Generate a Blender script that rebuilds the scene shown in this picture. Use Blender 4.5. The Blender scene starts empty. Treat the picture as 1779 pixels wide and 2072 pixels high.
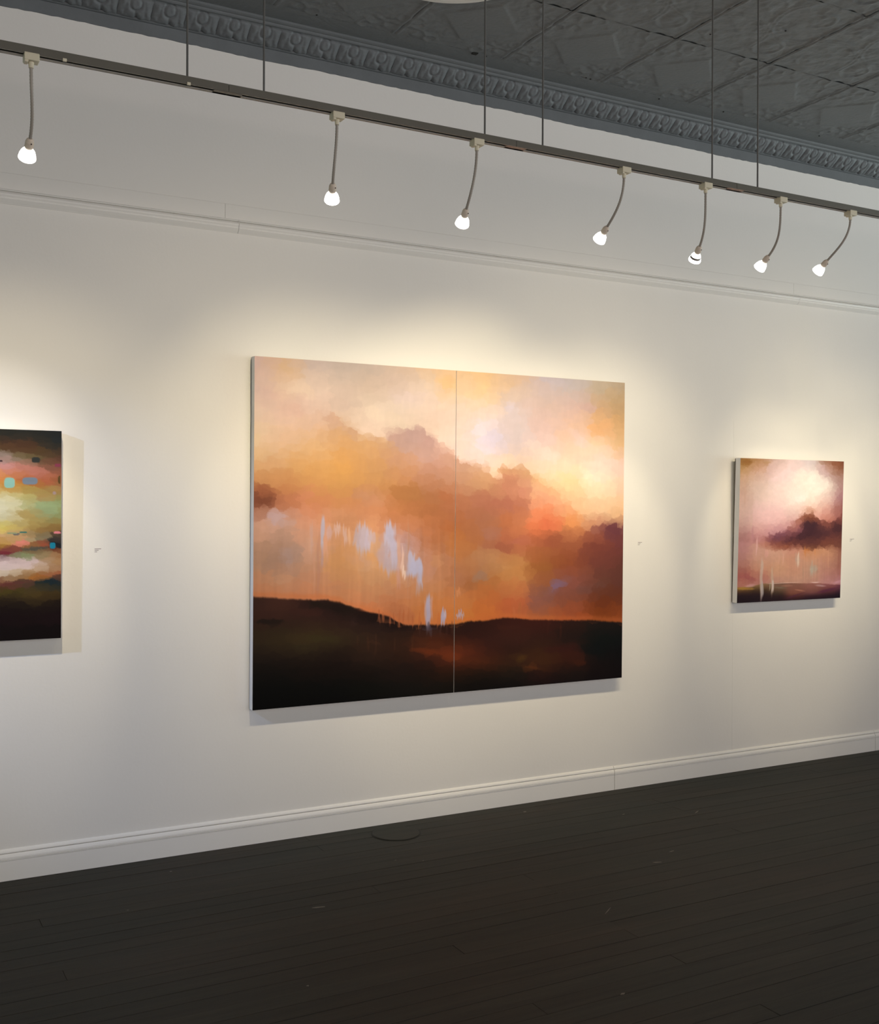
import bpy, bmesh, math, random
import numpy as np
from mathutils import Vector, Matrix

random.seed(7)
SC = bpy.context.scene
COL = SC.collection

# ------------------------------------------------------------------ camera
# back wall = plane y 0, room on the y < 0 side, x to the right along the wall, z up from the floor
cd = bpy.data.cameras.new('camera')
cam = bpy.data.objects.new('camera', cd)
COL.objects.link(cam)
R_ = Vector((0.8790, -0.4768, 0.0039)).normalized()
F_ = Vector((0.4768, 0.8790, -0.0043)).normalized()
U_ = R_.cross(F_).normalized()
F_ = U_.cross(R_).normalized()
cam.matrix_world = Matrix(((R_.x, U_.x, -F_.x, 0.0), (R_.y, U_.y, -F_.y, -4.6), (R_.z, U_.z, -F_.z, 1.485), (0, 0, 0, 1)))
cd.sensor_fit = 'VERTICAL'
cd.sensor_height = 24.0
cd.lens = 2200.0 / 2072.0 * 24.0
cd.clip_start = 0.05
SC.camera = cam

# ------------------------------------------------------------------ world, light, exposure
w = bpy.data.worlds.new('world')
SC.world = w
w.use_nodes = True
w.node_tree.nodes['Background'].inputs[0].default_value = (0.75, 0.85, 1.0, 1)
w.node_tree.nodes['Background'].inputs[1].default_value = 1.0
SC.view_settings.view_transform = 'Standard'
SC.view_settings.look = 'None'
SC.view_settings.gamma = 1.0
SC.view_settings.use_curve_mapping = False
SC.view_settings.exposure = 0.0
SC.cycles.use_denoising = True
SC.cycles.max_bounces = 8
SC.cycles.diffuse_bounces = 5
SC.cycles.caustics_reflective = False
SC.cycles.caustics_refractive = False
SC.cycles.sample_clamp_indirect = 4.0

XL, XR, YF, ZC = -6.0, 12.0, -8.0, 3.585      # room: left end, right end, street side, ceiling


def area(name, loc, aim, sx, sy, power, color, spread=180):
    l = bpy.data.lights.new(name, 'AREA')
    l.shape = 'RECTANGLE'
    l.size, l.size_y, l.energy, l.color = sx, sy, power, color
    l.spread = math.radians(spread)
    o = bpy.data.objects.new(name, l)
    o.location = loc
    o.rotation_euler = Vector(aim).normalized().to_track_quat('-Z', 'Y').to_euler()
    COL.objects.link(o)
    return o


# daylight and fill through unseen shop windows; two tilt up to brighten upper wall
area('daylight_left', (XL - 0.25, -5.0, 1.75), (1, 0, 0), 3.6, 2.5, 50, (0.85, 1.0, 0.70))
area('daylight_right', (XR + 0.25, -4.0, 1.9), (-1, 0.35, 0.70), 5.6, 2.8, 212, (0.84, 0.98, 0.94), 90)
area('fill_front', (3.0, YF - 0.25, 1.9), (0, 1, 1.1), 9.0, 2.6, 248, (1.0, 0.81, 0.74))  # fill light added behind the unseen front window
WARM = (1.0, 0.832, 0.55)

# (name, adapter x, bulb centre, aim point, beams, label, extras)
LAMPS = [
    ('gooseneck_lamp', 0.4496, (0.4600, -1.195, 2.5240), (0.42, 0, 1.55), ((0.45, 1.50, 46, .8, 25), (0.42, 1.20, 40, .5, 28), (0.55, 1.45, 84, 1, 22), (0.42, 1.55, 150, 1, 3)), 'gooseneck spot lamp with a lit bulb, nearest the left edge of the photo'),
    ('gooseneck_lamp', 1.3872, (1.4129, -1.235, 2.5200), (1.85, 0, 1.50), ((1.80, 1.15, 46, .8, 14), (1.85, 1.50, 44, .8, 15), (1.85, 1.50, 80, 1, 35), (1.85, 1.50, 150, 1, 10)), 'lit gooseneck lamp hanging alone above the left edge of the big cloudscape'),
    ('gooseneck_lamp', 1.9130, (1.9159, -1.235, 2.5042), (2.20, 0, 1.55), ((2.20, 1.20, 40, .5, 10), (2.20, 1.55, 80, 1, 14)), 'lit gooseneck lamp above the middle of the big cloudscape, pink-ringed socket'),
    ('gooseneck_lamp', 2.5541, (2.5526, -1.195, 2.5324), (2.55, 0, 1.60), ((2.55, 1.20, 40, .5, 25), (2.60, 1.62, 80, 1, 44)), 'lit gooseneck lamp above the right edge of the big cloudscape, neck bent towards the wall'),
    ('gooseneck_lamp', 2.9558, (2.9959, -1.235, 2.4981), (3.40, 0, 1.35), ((3.40, 1.20, 40, .6, 18), (3.40, 1.35, 80, 1, 20), (3.40, 1.35, 150, 1, 9)), 'gooseneck lamp with a clear bulb showing a bright rim and dark band', {'clear': True}),
    ('gooseneck_lamp', 3.3607, (3.3948, -1.195, 2.5157), (3.35, 0, 1.55), ((3.38, 1.20, 40, .6, 12), (3.38, 1.45, 80, 1, 13), (3.35, 1.35, 150, 1, 5)), 'lit gooseneck lamp between the clear-bulbed lamp and the far right lamp'),
    ('gooseneck_lamp', 3.7704, (3.7416, -1.195, 2.5363), (3.65, 0, 1.60), ((3.45, 1.20, 40, .5, 12), (3.50, 1.45, 80, 1, 11), (3.50, 1.35, 150, 1, 4)), 'lit gooseneck lamp farthest right, its neck bent most sharply'),
    ('gooseneck_lamp', -1.2500, (-1.20, -1.20, 2.45), (0.55, 0, 1.20), ((0.55, 1.20, 44, .8, 105),), 'gooseneck lamp left of the photo with a cooler bulb, aimed at the dark abstract painting', {'color': (0.42, 0.60, 1.0)}),
    ('gooseneck_lamp', 4.4500, (4.46, -1.20, 2.53), (4.65, 0, 1.60), ((4.65, 1.60, 44, .8, 17), (4.65, 1.20, 40, .5, 29)), 'gooseneck lamp right of the photo, over the left side of the small pink painting'),
    ('gooseneck_lamp', 4.9500, (4.95, -1.20, 2.53), (4.95, 0, 1.60), ((4.95, 1.60, 44, .8, 11), (4.95, 1.20, 40, .5, 25), (4.95, 1.60, 80, 1, 10), (4.95, 1.6, 150, 1, 12)), 'gooseneck lamp right of the photo, over the right side of the small pink painting'),
    ('gooseneck_lamp', 5.4500, (5.45, -1.20, 2.53), (5.45, 0, 1.50), ((5.50, 1.50, 44, .8, 13), (5.50, 1.50, 80, 1, 12), (5.30, 1.20, 44, .8, 20)), 'gooseneck lamp farthest out beyond the right edge of the photo'),
]
# white balance of the lamplight on each canvas (painting colours were matched under it)
GAINS = ((1.26, 1.22, 0.96), (1.13, 1.08, 0.86), (1.13, 1.14, 1.06))

# ---- colour tables of the paintings: (metres from the left edge, metres from the top, sRGB ...)
DIPTYCH = {
  'sky': [
   (0,0.042,222,190,170), (0.125,0.033,228,190,145), (0.264,0.024,212,192,172), (0.408,0.015,210,192,168), (0.555,0.005,205,188,165), (0.707,-0.005,215,188,155), 
   (0.863,-0.015,225,190,145), (0.997,-0.024,236,190,130), (0,0.127,220,190,170), (0.125,0.12,236,205,165), (0.264,0.112,238,212,180), (0.408,0.104,222,198,170), 
   (0.555,0.096,215,190,160), (0.707,0.087,220,195,170), (0.863,0.078,230,208,178), (0.997,0.071,240,200,148), (0.001,0.213,228,200,170), (0.125,0.207,222,185,160), 
   (0.265,0.201,235,205,178), (0.408,0.194,215,190,165), (0.556,0.186,232,212,180), (0.708,0.179,232,212,185), (0.864,0.172,238,212,185), (0.998,0.165,242,215,180), 
   (0.001,0.299,230,205,165), (0.126,0.294,240,205,170), (0.265,0.289,225,190,155), (0.409,0.283,228,200,165), (0.556,0.277,235,210,180), (0.708,0.271,232,208,175), 
   (0.864,0.265,240,212,180), (0.998,0.26,245,215,185), (0.001,0.385,235,205,155), (0.126,0.381,228,190,150), (0.556,0.368,230,200,170), (0.999,0.354,242,212,185), 
   (1.038,0.033,245,212,165), (1.162,0.025,242,200,140), (1.332,0.015,228,192,150), (1.507,0.005,215,192,175), (1.688,-0.006,208,195,180), (1.875,-0.017,205,188,155), 
   (2.009,-0.026,200,178,140), (1.038,0.092,248,215,160), (1.162,0.085,245,205,142), (1.332,0.076,226,198,165), (1.508,0.066,214,194,180), (1.689,0.057,205,192,175), 
   (1.875,0.046,205,185,150), (2.01,0.039,195,170,130), (1.038,0.163,246,222,195), (1.163,0.157,248,220,185), (1.333,0.149,220,204,192), (1.508,0.141,218,190,165), 
   (1.689,0.132,222,188,168), (1.876,0.123,215,175,130), (2.01,0.116,190,160,110), (1.039,0.258,244,218,190), (1.163,0.253,240,224,218), (1.333,0.246,225,205,190), 
   (1.509,0.24,228,195,175), (1.69,0.232,240,200,165), (1.876,0.225,246,190,125), (2.011,0.22,225,180,120), (1.039,0.353,240,208,188), (1.164,0.349,230,216,220), 
   (1.334,0.344,222,202,190), (1.509,0.339,240,210,190), (1.69,0.333,242,205,170), (1.877,0.327,246,208,165), (2.011,0.323,232,188,125), (1.04,0.448,240,210,185), 
   (1.164,0.445,236,208,185), (1.334,0.441,246,215,175), (1.51,0.438,250,222,188), (1.691,0.433,248,216,182), (1.878,0.429,246,212,192), (2.012,0.426,242,206,182), 
   (1.335,0.539,250,215,160), (1.51,0.537,250,205,150), (1.691,0.534,250,216,156), (1.878,0.532,254,234,192), (2.013,0.53,248,210,170), (1.511,0.636,238,175,130), 
   (1.692,0.635,248,195,145), (1.879,0.634,253,218,170), (2.013,0.633,250,202,145), (1.692,0.723,246,190,130), (1.879,0.723,245,200,145), (2.014,0.724,245,190,130), ],
  'cloud': [
   (0.265,0.289,224,188,155), (0.409,0.283,212,172,132), (0.556,0.277,205,175,140), (0.708,0.271,198,162,142), (0.864,0.265,195,162,146), (0.998,0.26,200,165,148), 
   (0.001,0.385,232,202,155), (0.126,0.381,228,190,150), (0.265,0.377,228,185,130), (0.409,0.372,215,165,105), (0.556,0.368,212,165,110), (0.708,0.363,198,160,135), 
   (0.865,0.358,195,155,138), (0.999,0.354,205,165,145), (0.002,0.471,218,170,110), (0.126,0.468,222,175,118), (0.266,0.465,225,170,100), (0.409,0.462,218,160,90), 
   (0.557,0.459,212,160,100), (0.709,0.455,200,150,110), (0.865,0.452,200,155,130), (0.999,0.449,200,150,125), (0.002,0.557,200,135,80), (0.126,0.555,210,148,88), 
   (0.266,0.553,212,155,90), (0.41,0.551,210,155,88), (0.557,0.549,205,150,88), (0.709,0.547,188,130,80), (0.865,0.545,180,125,90), (0.999,0.543,185,125,88), 
   (0.002,0.643,128,72,48), (0.127,0.642,190,115,75), (0.266,0.642,212,135,90), (0.41,0.641,208,140,88), (0.558,0.64,205,140,95), (0.709,0.639,185,120,70), 
   (0.866,0.639,170,110,65), (1,0.638,175,108,68), (0.002,0.729,225,175,140), (0.127,0.729,210,170,145), (0.267,0.73,225,160,120), (0.41,0.73,225,165,120), 
   (0.558,0.731,215,150,105), (0.71,0.732,205,135,90), (0.866,0.732,190,120,75), (1,0.733,180,110,65), (0.003,0.815,205,155,115), (0.127,0.816,182,142,112), 
   (0.267,0.818,215,165,130), (0.411,0.82,215,155,105), (0.558,0.822,215,170,125), (0.71,0.824,195,165,165), (0.867,0.826,185,120,80), (1.001,0.827,185,115,65), 
   (0.003,0.901,190,145,105), (0.128,0.903,165,130,105), (0.267,0.906,200,155,120), (0.411,0.909,215,155,95), (0.559,0.913,215,165,115), (0.711,0.916,205,165,140), 
   (0.867,0.919,195,140,110), (1.001,0.922,180,120,80), (0.003,0.987,205,145,100), (0.128,0.991,200,150,110), (0.268,0.995,205,145,105), (0.411,0.999,210,150,100), 
   (0.559,1.003,205,150,100), (0.711,1.008,205,150,105), (0.868,1.013,200,145,105), (1.001,1.017,195,130,80), (0.003,1.056,200,125,75), (0.128,1.06,212,135,85), 
   (0.268,1.065,215,140,90), (0.411,1.071,215,145,95), (0.559,1.076,205,140,95), (0.711,1.082,200,130,85), (0.868,1.087,208,138,80), (1.002,1.092,210,132,75), 
   (0.004,1.127,200,125,75), (0.128,1.132,212,130,80), (0.268,1.138,215,140,90), (0.412,1.145,215,135,85), (0.56,1.151,222,130,75), (0.712,1.158,190,115,70), 
   (0.868,1.165,205,125,65), (1.002,1.171,215,125,60), (1.039,0.365,200,160,130), (1.04,0.448,205,165,128), (1.164,0.445,215,170,130), (1.334,0.441,215,165,115), 
   (1.04,0.543,205,160,122), (1.164,0.541,205,155,105), (1.335,0.539,212,150,112), (1.51,0.537,238,186,130), (1.691,0.534,245,205,150), (1.041,0.638,182,118,84), 
   (1.165,0.637,175,112,82), (1.335,0.636,185,115,85), (1.511,0.636,232,160,118), (1.692,0.635,242,182,132), (1.879,0.634,245,195,140), (2.013,0.633,240,190,130), 
   (1.041,0.733,172,108,68), (1.165,0.733,175,115,80), (1.336,0.734,200,125,78), (1.511,0.735,228,122,75), (1.692,0.735,235,155,92), (1.879,0.736,205,140,105), 
   (2.014,0.737,130,78,68), (1.041,0.828,190,120,60), (1.166,0.829,175,110,75), (1.336,0.831,180,100,70), (1.512,0.834,168,98,62), (1.693,0.836,165,95,62), (1.88,0.838,140,72,52), 
   (2.014,0.84,118,62,58), (1.042,0.923,195,130,75), (1.166,0.925,185,135,95), (1.337,0.929,195,140,80), (1.512,0.933,160,95,50), (1.693,0.937,150,80,45), (1.88,0.941,120,66,52), 
   (2.015,0.943,105,60,46), (1.042,1.018,170,110,75), (1.167,1.022,180,115,60), (1.337,1.027,200,135,75), (1.513,1.032,160,95,55), (1.694,1.037,150,88,72), 
   (1.881,1.043,115,70,52), (2.016,1.047,108,62,50), (1.043,1.101,205,130,75), (1.167,1.106,200,115,60), (1.337,1.112,195,100,62), (1.513,1.119,125,88,88), 
   (1.694,1.125,132,80,60), (1.882,1.132,112,52,26), (2.016,1.137,110,55,30), (1.043,1.16,215,135,55), (1.167,1.166,215,120,55), (1.338,1.173,198,108,55), (1.513,1.181,180,98,50), 
   (1.695,1.188,185,90,45), (1.882,1.196,150,75,30), (2.016,1.202,170,85,38), ],
  'ground': [
   (0.004,1.084,60,38,28), (0.128,1.089,75,45,32), (0.268,1.094,45,28,22), (0.412,1.1,35,25,20), (0.559,1.106,32,22,18), (0.711,1.112,30,18,15), (0.868,1.118,30,18,15), 
   (1.002,1.123,30,18,15), (0.004,1.137,65,38,28), (0.128,1.143,65,38,28), (0.268,1.149,60,35,28), (0.412,1.156,50,30,24), (0.56,1.162,36,24,20), (0.712,1.169,30,18,15), 
   (0.868,1.176,28,17,14), (1.002,1.182,30,18,15), (0.004,1.18,50,35,22), (0.129,1.187,42,32,22), (0.268,1.194,55,38,25), (0.412,1.201,52,32,25), (0.56,1.208,48,30,24), 
   (0.712,1.215,35,22,20), (0.868,1.223,40,25,22), (1.002,1.23,50,28,20), (0.004,1.224,60,45,25), (0.129,1.23,68,55,28), (0.268,1.238,75,60,30), (0.412,1.245,68,55,30), 
   (0.56,1.253,52,38,25), (0.712,1.262,55,35,22), (0.869,1.27,85,44,22), (1.003,1.277,60,30,18), (0.004,1.267,50,38,25), (0.129,1.274,58,45,26), (0.269,1.282,62,50,28), 
   (0.412,1.29,48,35,22), (0.56,1.299,60,38,24), (0.712,1.308,58,35,22), (0.869,1.317,105,50,25), (1.003,1.325,120,58,26), (0.004,1.31,38,28,20), (0.129,1.317,36,25,18), 
   (0.269,1.326,36,25,18), (0.412,1.335,36,24,18), (0.56,1.344,50,34,24), (0.712,1.354,48,30,20), (0.869,1.364,50,28,20), (1.003,1.372,105,46,25), (0.004,1.374,24,20,14), 
   (0.129,1.383,24,20,14), (0.269,1.392,28,20,14), (0.413,1.402,28,20,14), (0.561,1.413,28,20,14), (0.713,1.423,34,24,18), (0.869,1.434,36,24,16), (1.003,1.443,50,28,15), 
   (0.005,1.46,14,14,10), (0.13,1.47,14,14,10), (0.269,1.481,14,14,10), (0.413,1.492,14,14,10), (0.561,1.503,18,18,12), (0.713,1.515,22,20,15), (0.87,1.527,26,22,16), 
   (1.004,1.538,26,22,15), (0.005,1.536,10,9,7), (0.13,1.546,10,9,7), (0.27,1.558,10,9,7), (0.413,1.57,10,9,7), (0.561,1.583,10,9,7), (0.713,1.596,10,9,7), (0.87,1.609,10,9,7), 
   (1.004,1.621,10,9,7), (1.043,1.227,40,22,18), (1.168,1.233,50,25,18), (1.338,1.241,60,28,20), (1.514,1.25,62,28,20), (1.695,1.259,50,28,20), (1.882,1.268,35,25,20), 
   (2.017,1.275,30,22,18), (1.044,1.279,45,22,18), (1.168,1.286,60,32,24), (1.338,1.295,65,35,25), (1.514,1.305,52,30,22), (1.695,1.314,35,25,20), (1.883,1.324,16,22,18), 
   (2.017,1.332,16,20,17), (1.044,1.351,118,52,26), (1.168,1.358,60,30,22), (1.339,1.368,50,28,20), (1.515,1.379,62,36,20), (1.696,1.39,70,34,22), (1.883,1.401,20,20,18), 
   (2.018,1.409,16,16,14), (1.044,1.398,98,44,22), (1.169,1.406,90,45,22), (1.339,1.417,70,40,22), (1.515,1.429,78,45,22), (1.696,1.44,60,30,18), (1.883,1.452,28,18,15), 
   (2.018,1.461,20,14,13), (1.044,1.458,35,25,15), (1.169,1.466,30,22,15), (1.339,1.478,32,26,18), (1.515,1.491,42,22,18), (1.696,1.503,30,22,18), (1.884,1.516,25,16,15), 
   (2.018,1.526,20,13,13), (1.045,1.529,20,16,12), (1.169,1.539,18,15,12), (1.34,1.552,20,16,14), (1.515,1.565,26,17,16), (1.697,1.579,24,17,15), (1.884,1.593,20,14,14), 
   (2.019,1.604,18,12,13), ],
  'ridge': [
   (-0.032,0.343), (0.195,0.313), (0.289,0.266), (0.348,0.23), (0.408,0.245), (0.457,0.277), (0.502,0.297), (0.519,0.326), (0.551,0.327), (0.594,0.339), (0.639,0.363), 
   (0.655,0.324), (0.69,0.297), (0.76,0.288), (0.833,0.294), (0.878,0.316), (0.904,0.341), (0.958,0.391), (1.01,0.418), (1.103,0.437), (1.164,0.476), (1.22,0.504), (1.254,0.475), 
   (1.306,0.459), (1.378,0.465), (1.445,0.493), (1.486,0.522), (1.57,0.548), (1.661,0.585), (1.707,0.685), (1.754,0.736), (1.832,0.698), (1.927,0.711), (2.04,0.737), ],
  'hill': [
   (-0.03,1.044), (0.003,1.047), (0.105,1.057), (0.198,1.065), (0.292,1.073), (0.351,1.073), (0.412,1.086), (0.436,1.103), (0.51,1.122), (0.585,1.148), (0.66,1.165), 
   (0.699,1.192), (0.738,1.207), (0.868,1.211), (1.013,1.216), (1.084,1.205), (1.168,1.207), (1.224,1.2), (1.309,1.196), (1.455,1.215), (1.664,1.227), (1.819,1.234), 
   (2.059,1.259), ],
  'strokes': [
   ('e',0.126,0.048,0.05,0.02,0,228,188,130,0.5,0.6), ('e',0.216,0.138,0.075,0.031,10,242,215,178,0.7,0.6), ('e',0.15,0.294,0.046,0.022,-15,240,205,172,0.6,0.6), 
   ('e',0.464,0.194,0.054,0.025,-15,206,182,158,0.75,0.6), ('e',0.073,0.157,0.05,0.03,20,218,178,158,0.5,0.6), ('e',0.204,0.224,0.042,0.031,20,220,175,148,0.45,0.6), 
   ('e',0.954,0.074,0.054,0.052,0,242,196,132,0.7,0.6), ('e',0.737,0.14,0.103,0.037,0,228,205,190,0.4,0.6), ('e',0.625,0.24,0.114,0.032,15,236,214,180,0.6,0.6), 
   ('e',0.351,0.252,0.058,0.036,30,215,178,150,0.6,0.6), ('e',0.314,0.305,0.033,0.031,0,230,185,140,0.5,0.6), ('e',0.451,0.323,0.059,0.031,10,205,165,120,0.5,0.6), 
   ('e',0.477,0.304,0.029,0.02,20,200,160,130,0.5,0.6), ('e',0.567,0.333,0.027,0.011,10,196,155,128,0.6,0.6), ('e',0.751,0.33,0.088,0.051,0,195,162,146,0.6,0.6), 
   ('e',0.825,0.303,0.058,0.028,20,205,168,148,0.5,0.6), ('e',0.791,0.377,0.13,0.046,10,192,158,140,0.5,0.6), ('e',0.402,0.481,0.082,0.058,-20,222,165,90,0.6,0.6), 
   ('e',0.302,0.437,0.071,0.035,0,222,172,112,0.5,0.6), ('e',0.068,0.471,0.068,0.026,0,222,172,120,0.5,0.6), ('e',0.626,0.5,0.086,0.05,10,200,152,98,0.4,0.6), 
   ('e',0.745,0.593,0.142,0.039,8,170,115,65,0.6,0.6), ('e',0.88,0.531,0.08,0.035,20,185,130,92,0.5,0.6), ('e',0.04,0.622,0.077,0.037,5,120,68,46,0.75,0.8), 
   ('e',0.022,0.588,0.058,0.022,0,160,95,62,0.6,0.6), ('e',0.158,0.61,0.06,0.028,0,195,125,82,0.5,0.6), ('e',0.23,0.609,0.059,0.018,-10,218,142,105,0.6,0.6), 
   ('e',0.099,0.706,0.059,0.035,0,205,180,175,0.65,0.6), ('e',0.04,0.733,0.041,0.026,0,225,170,130,0.5,0.6), ('e',0.561,0.612,0.09,0.032,10,196,145,112,0.5,0.6), 
   ('e',0.957,0.603,0.048,0.038,0,178,108,66,0.4,0.6), ('e',0.434,0.718,0.11,0.022,5,195,135,88,0.5,0.6), ('e',0.53,0.741,0.065,0.02,-10,232,168,112,0.6,0.6), 
   ('e',0.985,0.762,0.049,0.028,0,175,100,50,0.5,0.6), ('e',0.929,0.676,0.08,0.028,10,165,105,65,0.5,0.6), ('e',0.058,0.873,0.059,0.069,0,172,136,108,0.5,0.6), 
   ('e',0.159,0.886,0.028,0.074,0,178,158,150,0.4,0.6), ('e',0.255,0.848,0.038,0.066,0,214,165,132,0.5,0.6), ('e',0.117,0.975,0.06,0.026,-10,215,160,115,0.6,0.6), 
   ('e',0.416,0.908,0.097,0.067,10,218,158,98,0.45,0.6), ('e',0.498,0.898,0.069,0.023,20,212,165,135,0.6,0.6), ('e',0.569,0.894,0.065,0.02,35,228,162,92,0.8,0.6), 
   ('e',0.66,0.955,0.056,0.021,15,225,158,85,0.6,0.6), ('e',0.68,0.997,0.023,0.028,0,222,158,85,0.6,0.6), ('e',0.916,0.907,0.045,0.04,0,208,150,100,0.6,0.6), 
   ('e',0.902,0.864,0.021,0.014,0,205,150,115,0.6,0.6), ('e',0.958,0.871,0.032,0.071,0,185,128,95,0.5,0.6), ('e',0.862,0.99,0.042,0.051,0,200,145,115,0.5,0.6), 
   ('e',0.467,1.09,0.123,0.014,8,225,125,65,0.5,0.6), ('e',0.57,1.135,0.065,0.009,8,230,125,70,0.7,0.6), ('e',0.256,1.053,0.08,0.011,5,220,130,75,0.6,0.6), 
   ('e',0.931,1.138,0.07,0.028,0,215,130,65,0.5,0.6), ('e',0.681,1.128,0.061,0.032,0,165,100,65,0.55,0.6), ('e',0.354,1.022,0.072,0.013,-3,195,140,105,0.5,0.6), 
   ('e',1.159,0.065,0.056,0.038,-30,250,212,150,0.6,0.6), ('e',1.308,0.041,0.052,0.022,15,228,192,142,0.7,0.6), ('e',1.148,0.276,0.039,0.048,10,240,228,220,0.7,0.6), 
   ('e',1.234,0.321,0.074,0.043,10,222,212,218,0.7,0.6), ('e',1.308,0.158,0.034,0.034,0,228,214,212,0.7,0.6), ('e',1.36,0.274,0.035,0.059,30,215,200,188,0.5,0.6), 
   ('e',1.565,0.015,0.12,0.02,3,206,196,192,0.6,0.6), ('e',1.487,0.182,0.13,0.04,20,222,192,172,0.5,0.6), ('e',1.78,0.141,0.068,0.025,-10,218,182,165,0.6,0.6), 
   ('e',1.863,0.249,0.082,0.036,10,248,188,125,0.7,0.6), ('e',1.939,0.1,0.064,0.062,10,212,178,125,0.5,0.6), ('e',1.974,0.183,0.039,0.036,0,222,175,112,0.6,0.6), 
   ('e',1.72,0.304,0.046,0.05,0,244,214,196,0.6,0.6), ('e',1.632,0.296,0.055,0.05,30,245,205,170,0.4,0.6), ('e',1.501,0.366,0.113,0.035,10,252,226,200,0.7,0.6), 
   ('e',1.734,0.404,0.086,0.02,-10,242,200,172,0.6,0.6), ('e',1.802,0.496,0.069,0.041,15,255,240,205,0.85,0.6), ('e',1.872,0.579,0.108,0.041,10,255,228,178,0.7,0.6), 
   ('e',1.674,0.515,0.092,0.025,12,254,215,152,0.7,0.6), ('e',1.476,0.513,0.1,0.02,25,225,180,118,0.6,0.6), ('e',1.285,0.532,0.063,0.041,0,192,126,94,0.65,0.6), 
   ('e',1.186,0.623,0.073,0.053,0,176,108,82,0.55,0.6), ('e',1.311,0.638,0.08,0.044,10,180,112,86,0.5,0.6), ('e',1.285,0.468,0.051,0.017,-20,210,162,110,0.7,0.6), 
   ('e',1.1,0.471,0.044,0.029,20,205,162,128,0.5,0.6), ('e',1.476,0.567,0.089,0.035,20,236,175,135,0.6,0.6), ('e',1.386,0.573,0.035,0.029,20,212,140,110,0.5,0.6), 
   ('e',1.601,0.609,0.048,0.02,60,230,180,130,0.6,0.6), ('e',1.536,0.686,0.078,0.04,15,236,140,90,0.8,0.6), ('e',1.555,0.729,0.066,0.04,0,230,120,78,0.75,0.6), 
   ('e',1.682,0.735,0.055,0.028,0,238,152,85,0.8,0.6), ('e',1.299,0.723,0.063,0.029,0,190,112,68,0.5,0.6), ('e',1.81,0.714,0.1,0.03,0,225,165,120,0.5,0.6), 
   ('e',1.949,0.759,0.096,0.031,0,118,66,66,0.8,0.6), ('e',1.873,0.758,0.051,0.02,0,150,90,75,0.6,0.6), ('e',1.879,0.641,0.127,0.036,0,252,208,155,0.6,0.6), 
   ('e',1.199,0.786,0.051,0.034,0,176,120,95,0.6,0.6), ('e',1.126,0.828,0.028,0.053,0,188,118,60,0.4,0.6), ('e',1.274,0.856,0.08,0.024,10,158,92,66,0.5,0.6), 
   ('e',1.163,0.86,0.028,0.022,0,166,108,76,0.6,0.6), ('e',1.362,0.825,0.064,0.012,-8,190,115,90,0.6,0.6), ('e',1.569,0.822,0.102,0.03,0,150,80,55,0.5,0.6), 
   ('e',1.95,0.787,0.083,0.041,10,112,60,62,0.7,0.6), ('e',1.839,0.903,0.142,0.066,10,128,68,54,0.5,0.6), ('e',1.237,0.919,0.113,0.039,25,205,150,92,0.6,0.6), 
   ('e',1.376,1.008,0.093,0.024,10,200,140,82,0.6,0.6), ('e',1.472,0.962,0.094,0.035,10,155,98,48,0.5,0.6), ('e',1.145,0.98,0.036,0.048,30,160,130,110,0.6,0.6), 
   ('e',1.024,0.972,0.044,0.047,0,178,122,88,0.5,0.6), ('e',1.091,1.026,0.033,0.033,0,165,105,60,0.5,0.6), ('e',1.338,1.122,0.087,0.024,-22,152,106,112,1,0.6), 
   ('e',1.466,1.097,0.124,0.035,-20,132,104,118,1,0.6), ('e',1.597,1.055,0.078,0.025,-30,136,102,114,1,0.6), ('e',1.313,1.086,0.075,0.022,-15,180,100,75,0.6,0.6), 
   ('e',1.663,1.021,0.037,0.015,-30,150,102,88,0.6,0.6), ('e',1.792,1.069,0.125,0.025,-5,120,82,72,0.5,0.6), ('e',1.744,1.146,0.124,0.035,0,110,52,26,0.7,0.6), 
   ('e',1.65,1.092,0.055,0.025,-20,122,66,38,0.6,0.6), ('e',1.415,1.176,0.117,0.012,3,165,98,52,0.5,0.6), ('e',1.91,1.225,0.143,0.01,3,205,105,40,0.8,0.6), 
   ('e',1.506,1.204,0.178,0.007,2,222,118,52,0.8,0.6), ('e',1.189,1.15,0.073,0.014,-20,225,128,72,0.6,0.6), ('e',1.097,1.099,0.05,0.029,0,190,112,60,0.5,0.6), 
   ('e',1.288,1.144,0.063,0.012,-5,180,105,72,0.6,0.6), ('e',1.067,1.171,0.038,0.019,0,220,145,50,0.7,0.6), ('e',0.311,1.095,0.057,0.011,12,36,26,18,0.9,0.4), 
   ('e',0.417,1.117,0.087,0.027,14,34,24,18,0.85,0.5), ('e',0.583,1.165,0.1,0.027,14,32,20,16,0.85,0.5), ('e',0.694,1.206,0.067,0.018,10,28,18,15,0.8,0.5), 
   ('e',0.076,1.159,0.068,0.011,3,34,26,19,0.8,0.5), ('e',0.256,1.127,0.08,0.018,10,66,38,28,0.6,0.6), ('e',0.342,1.252,0.081,0.022,10,64,56,28,0.6,0.6), 
   ('e',0.48,1.184,0.015,0.018,20,62,42,36,0.5,0.6), ('e',0.877,1.342,0.09,0.014,14,118,54,24,0.8,0.6), ('e',0.904,1.289,0.069,0.014,6,78,38,20,0.7,0.6), 
   ('e',0.988,1.373,0.065,0.017,18,120,56,24,0.7,0.6), ('e',0.232,1.28,0.047,0.015,5,58,50,28,0.5,0.6), ('e',0.984,1.359,0.07,0.019,14,120,54,26,0.8,0.6), 
   ('e',1.117,1.399,0.083,0.017,14,95,46,22,0.7,0.6), ('e',1.391,1.406,0.035,0.02,-20,96,66,24,0.75,0.6), ('e',1.461,1.454,0.071,0.01,12,100,54,24,0.7,0.6), 
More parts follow.
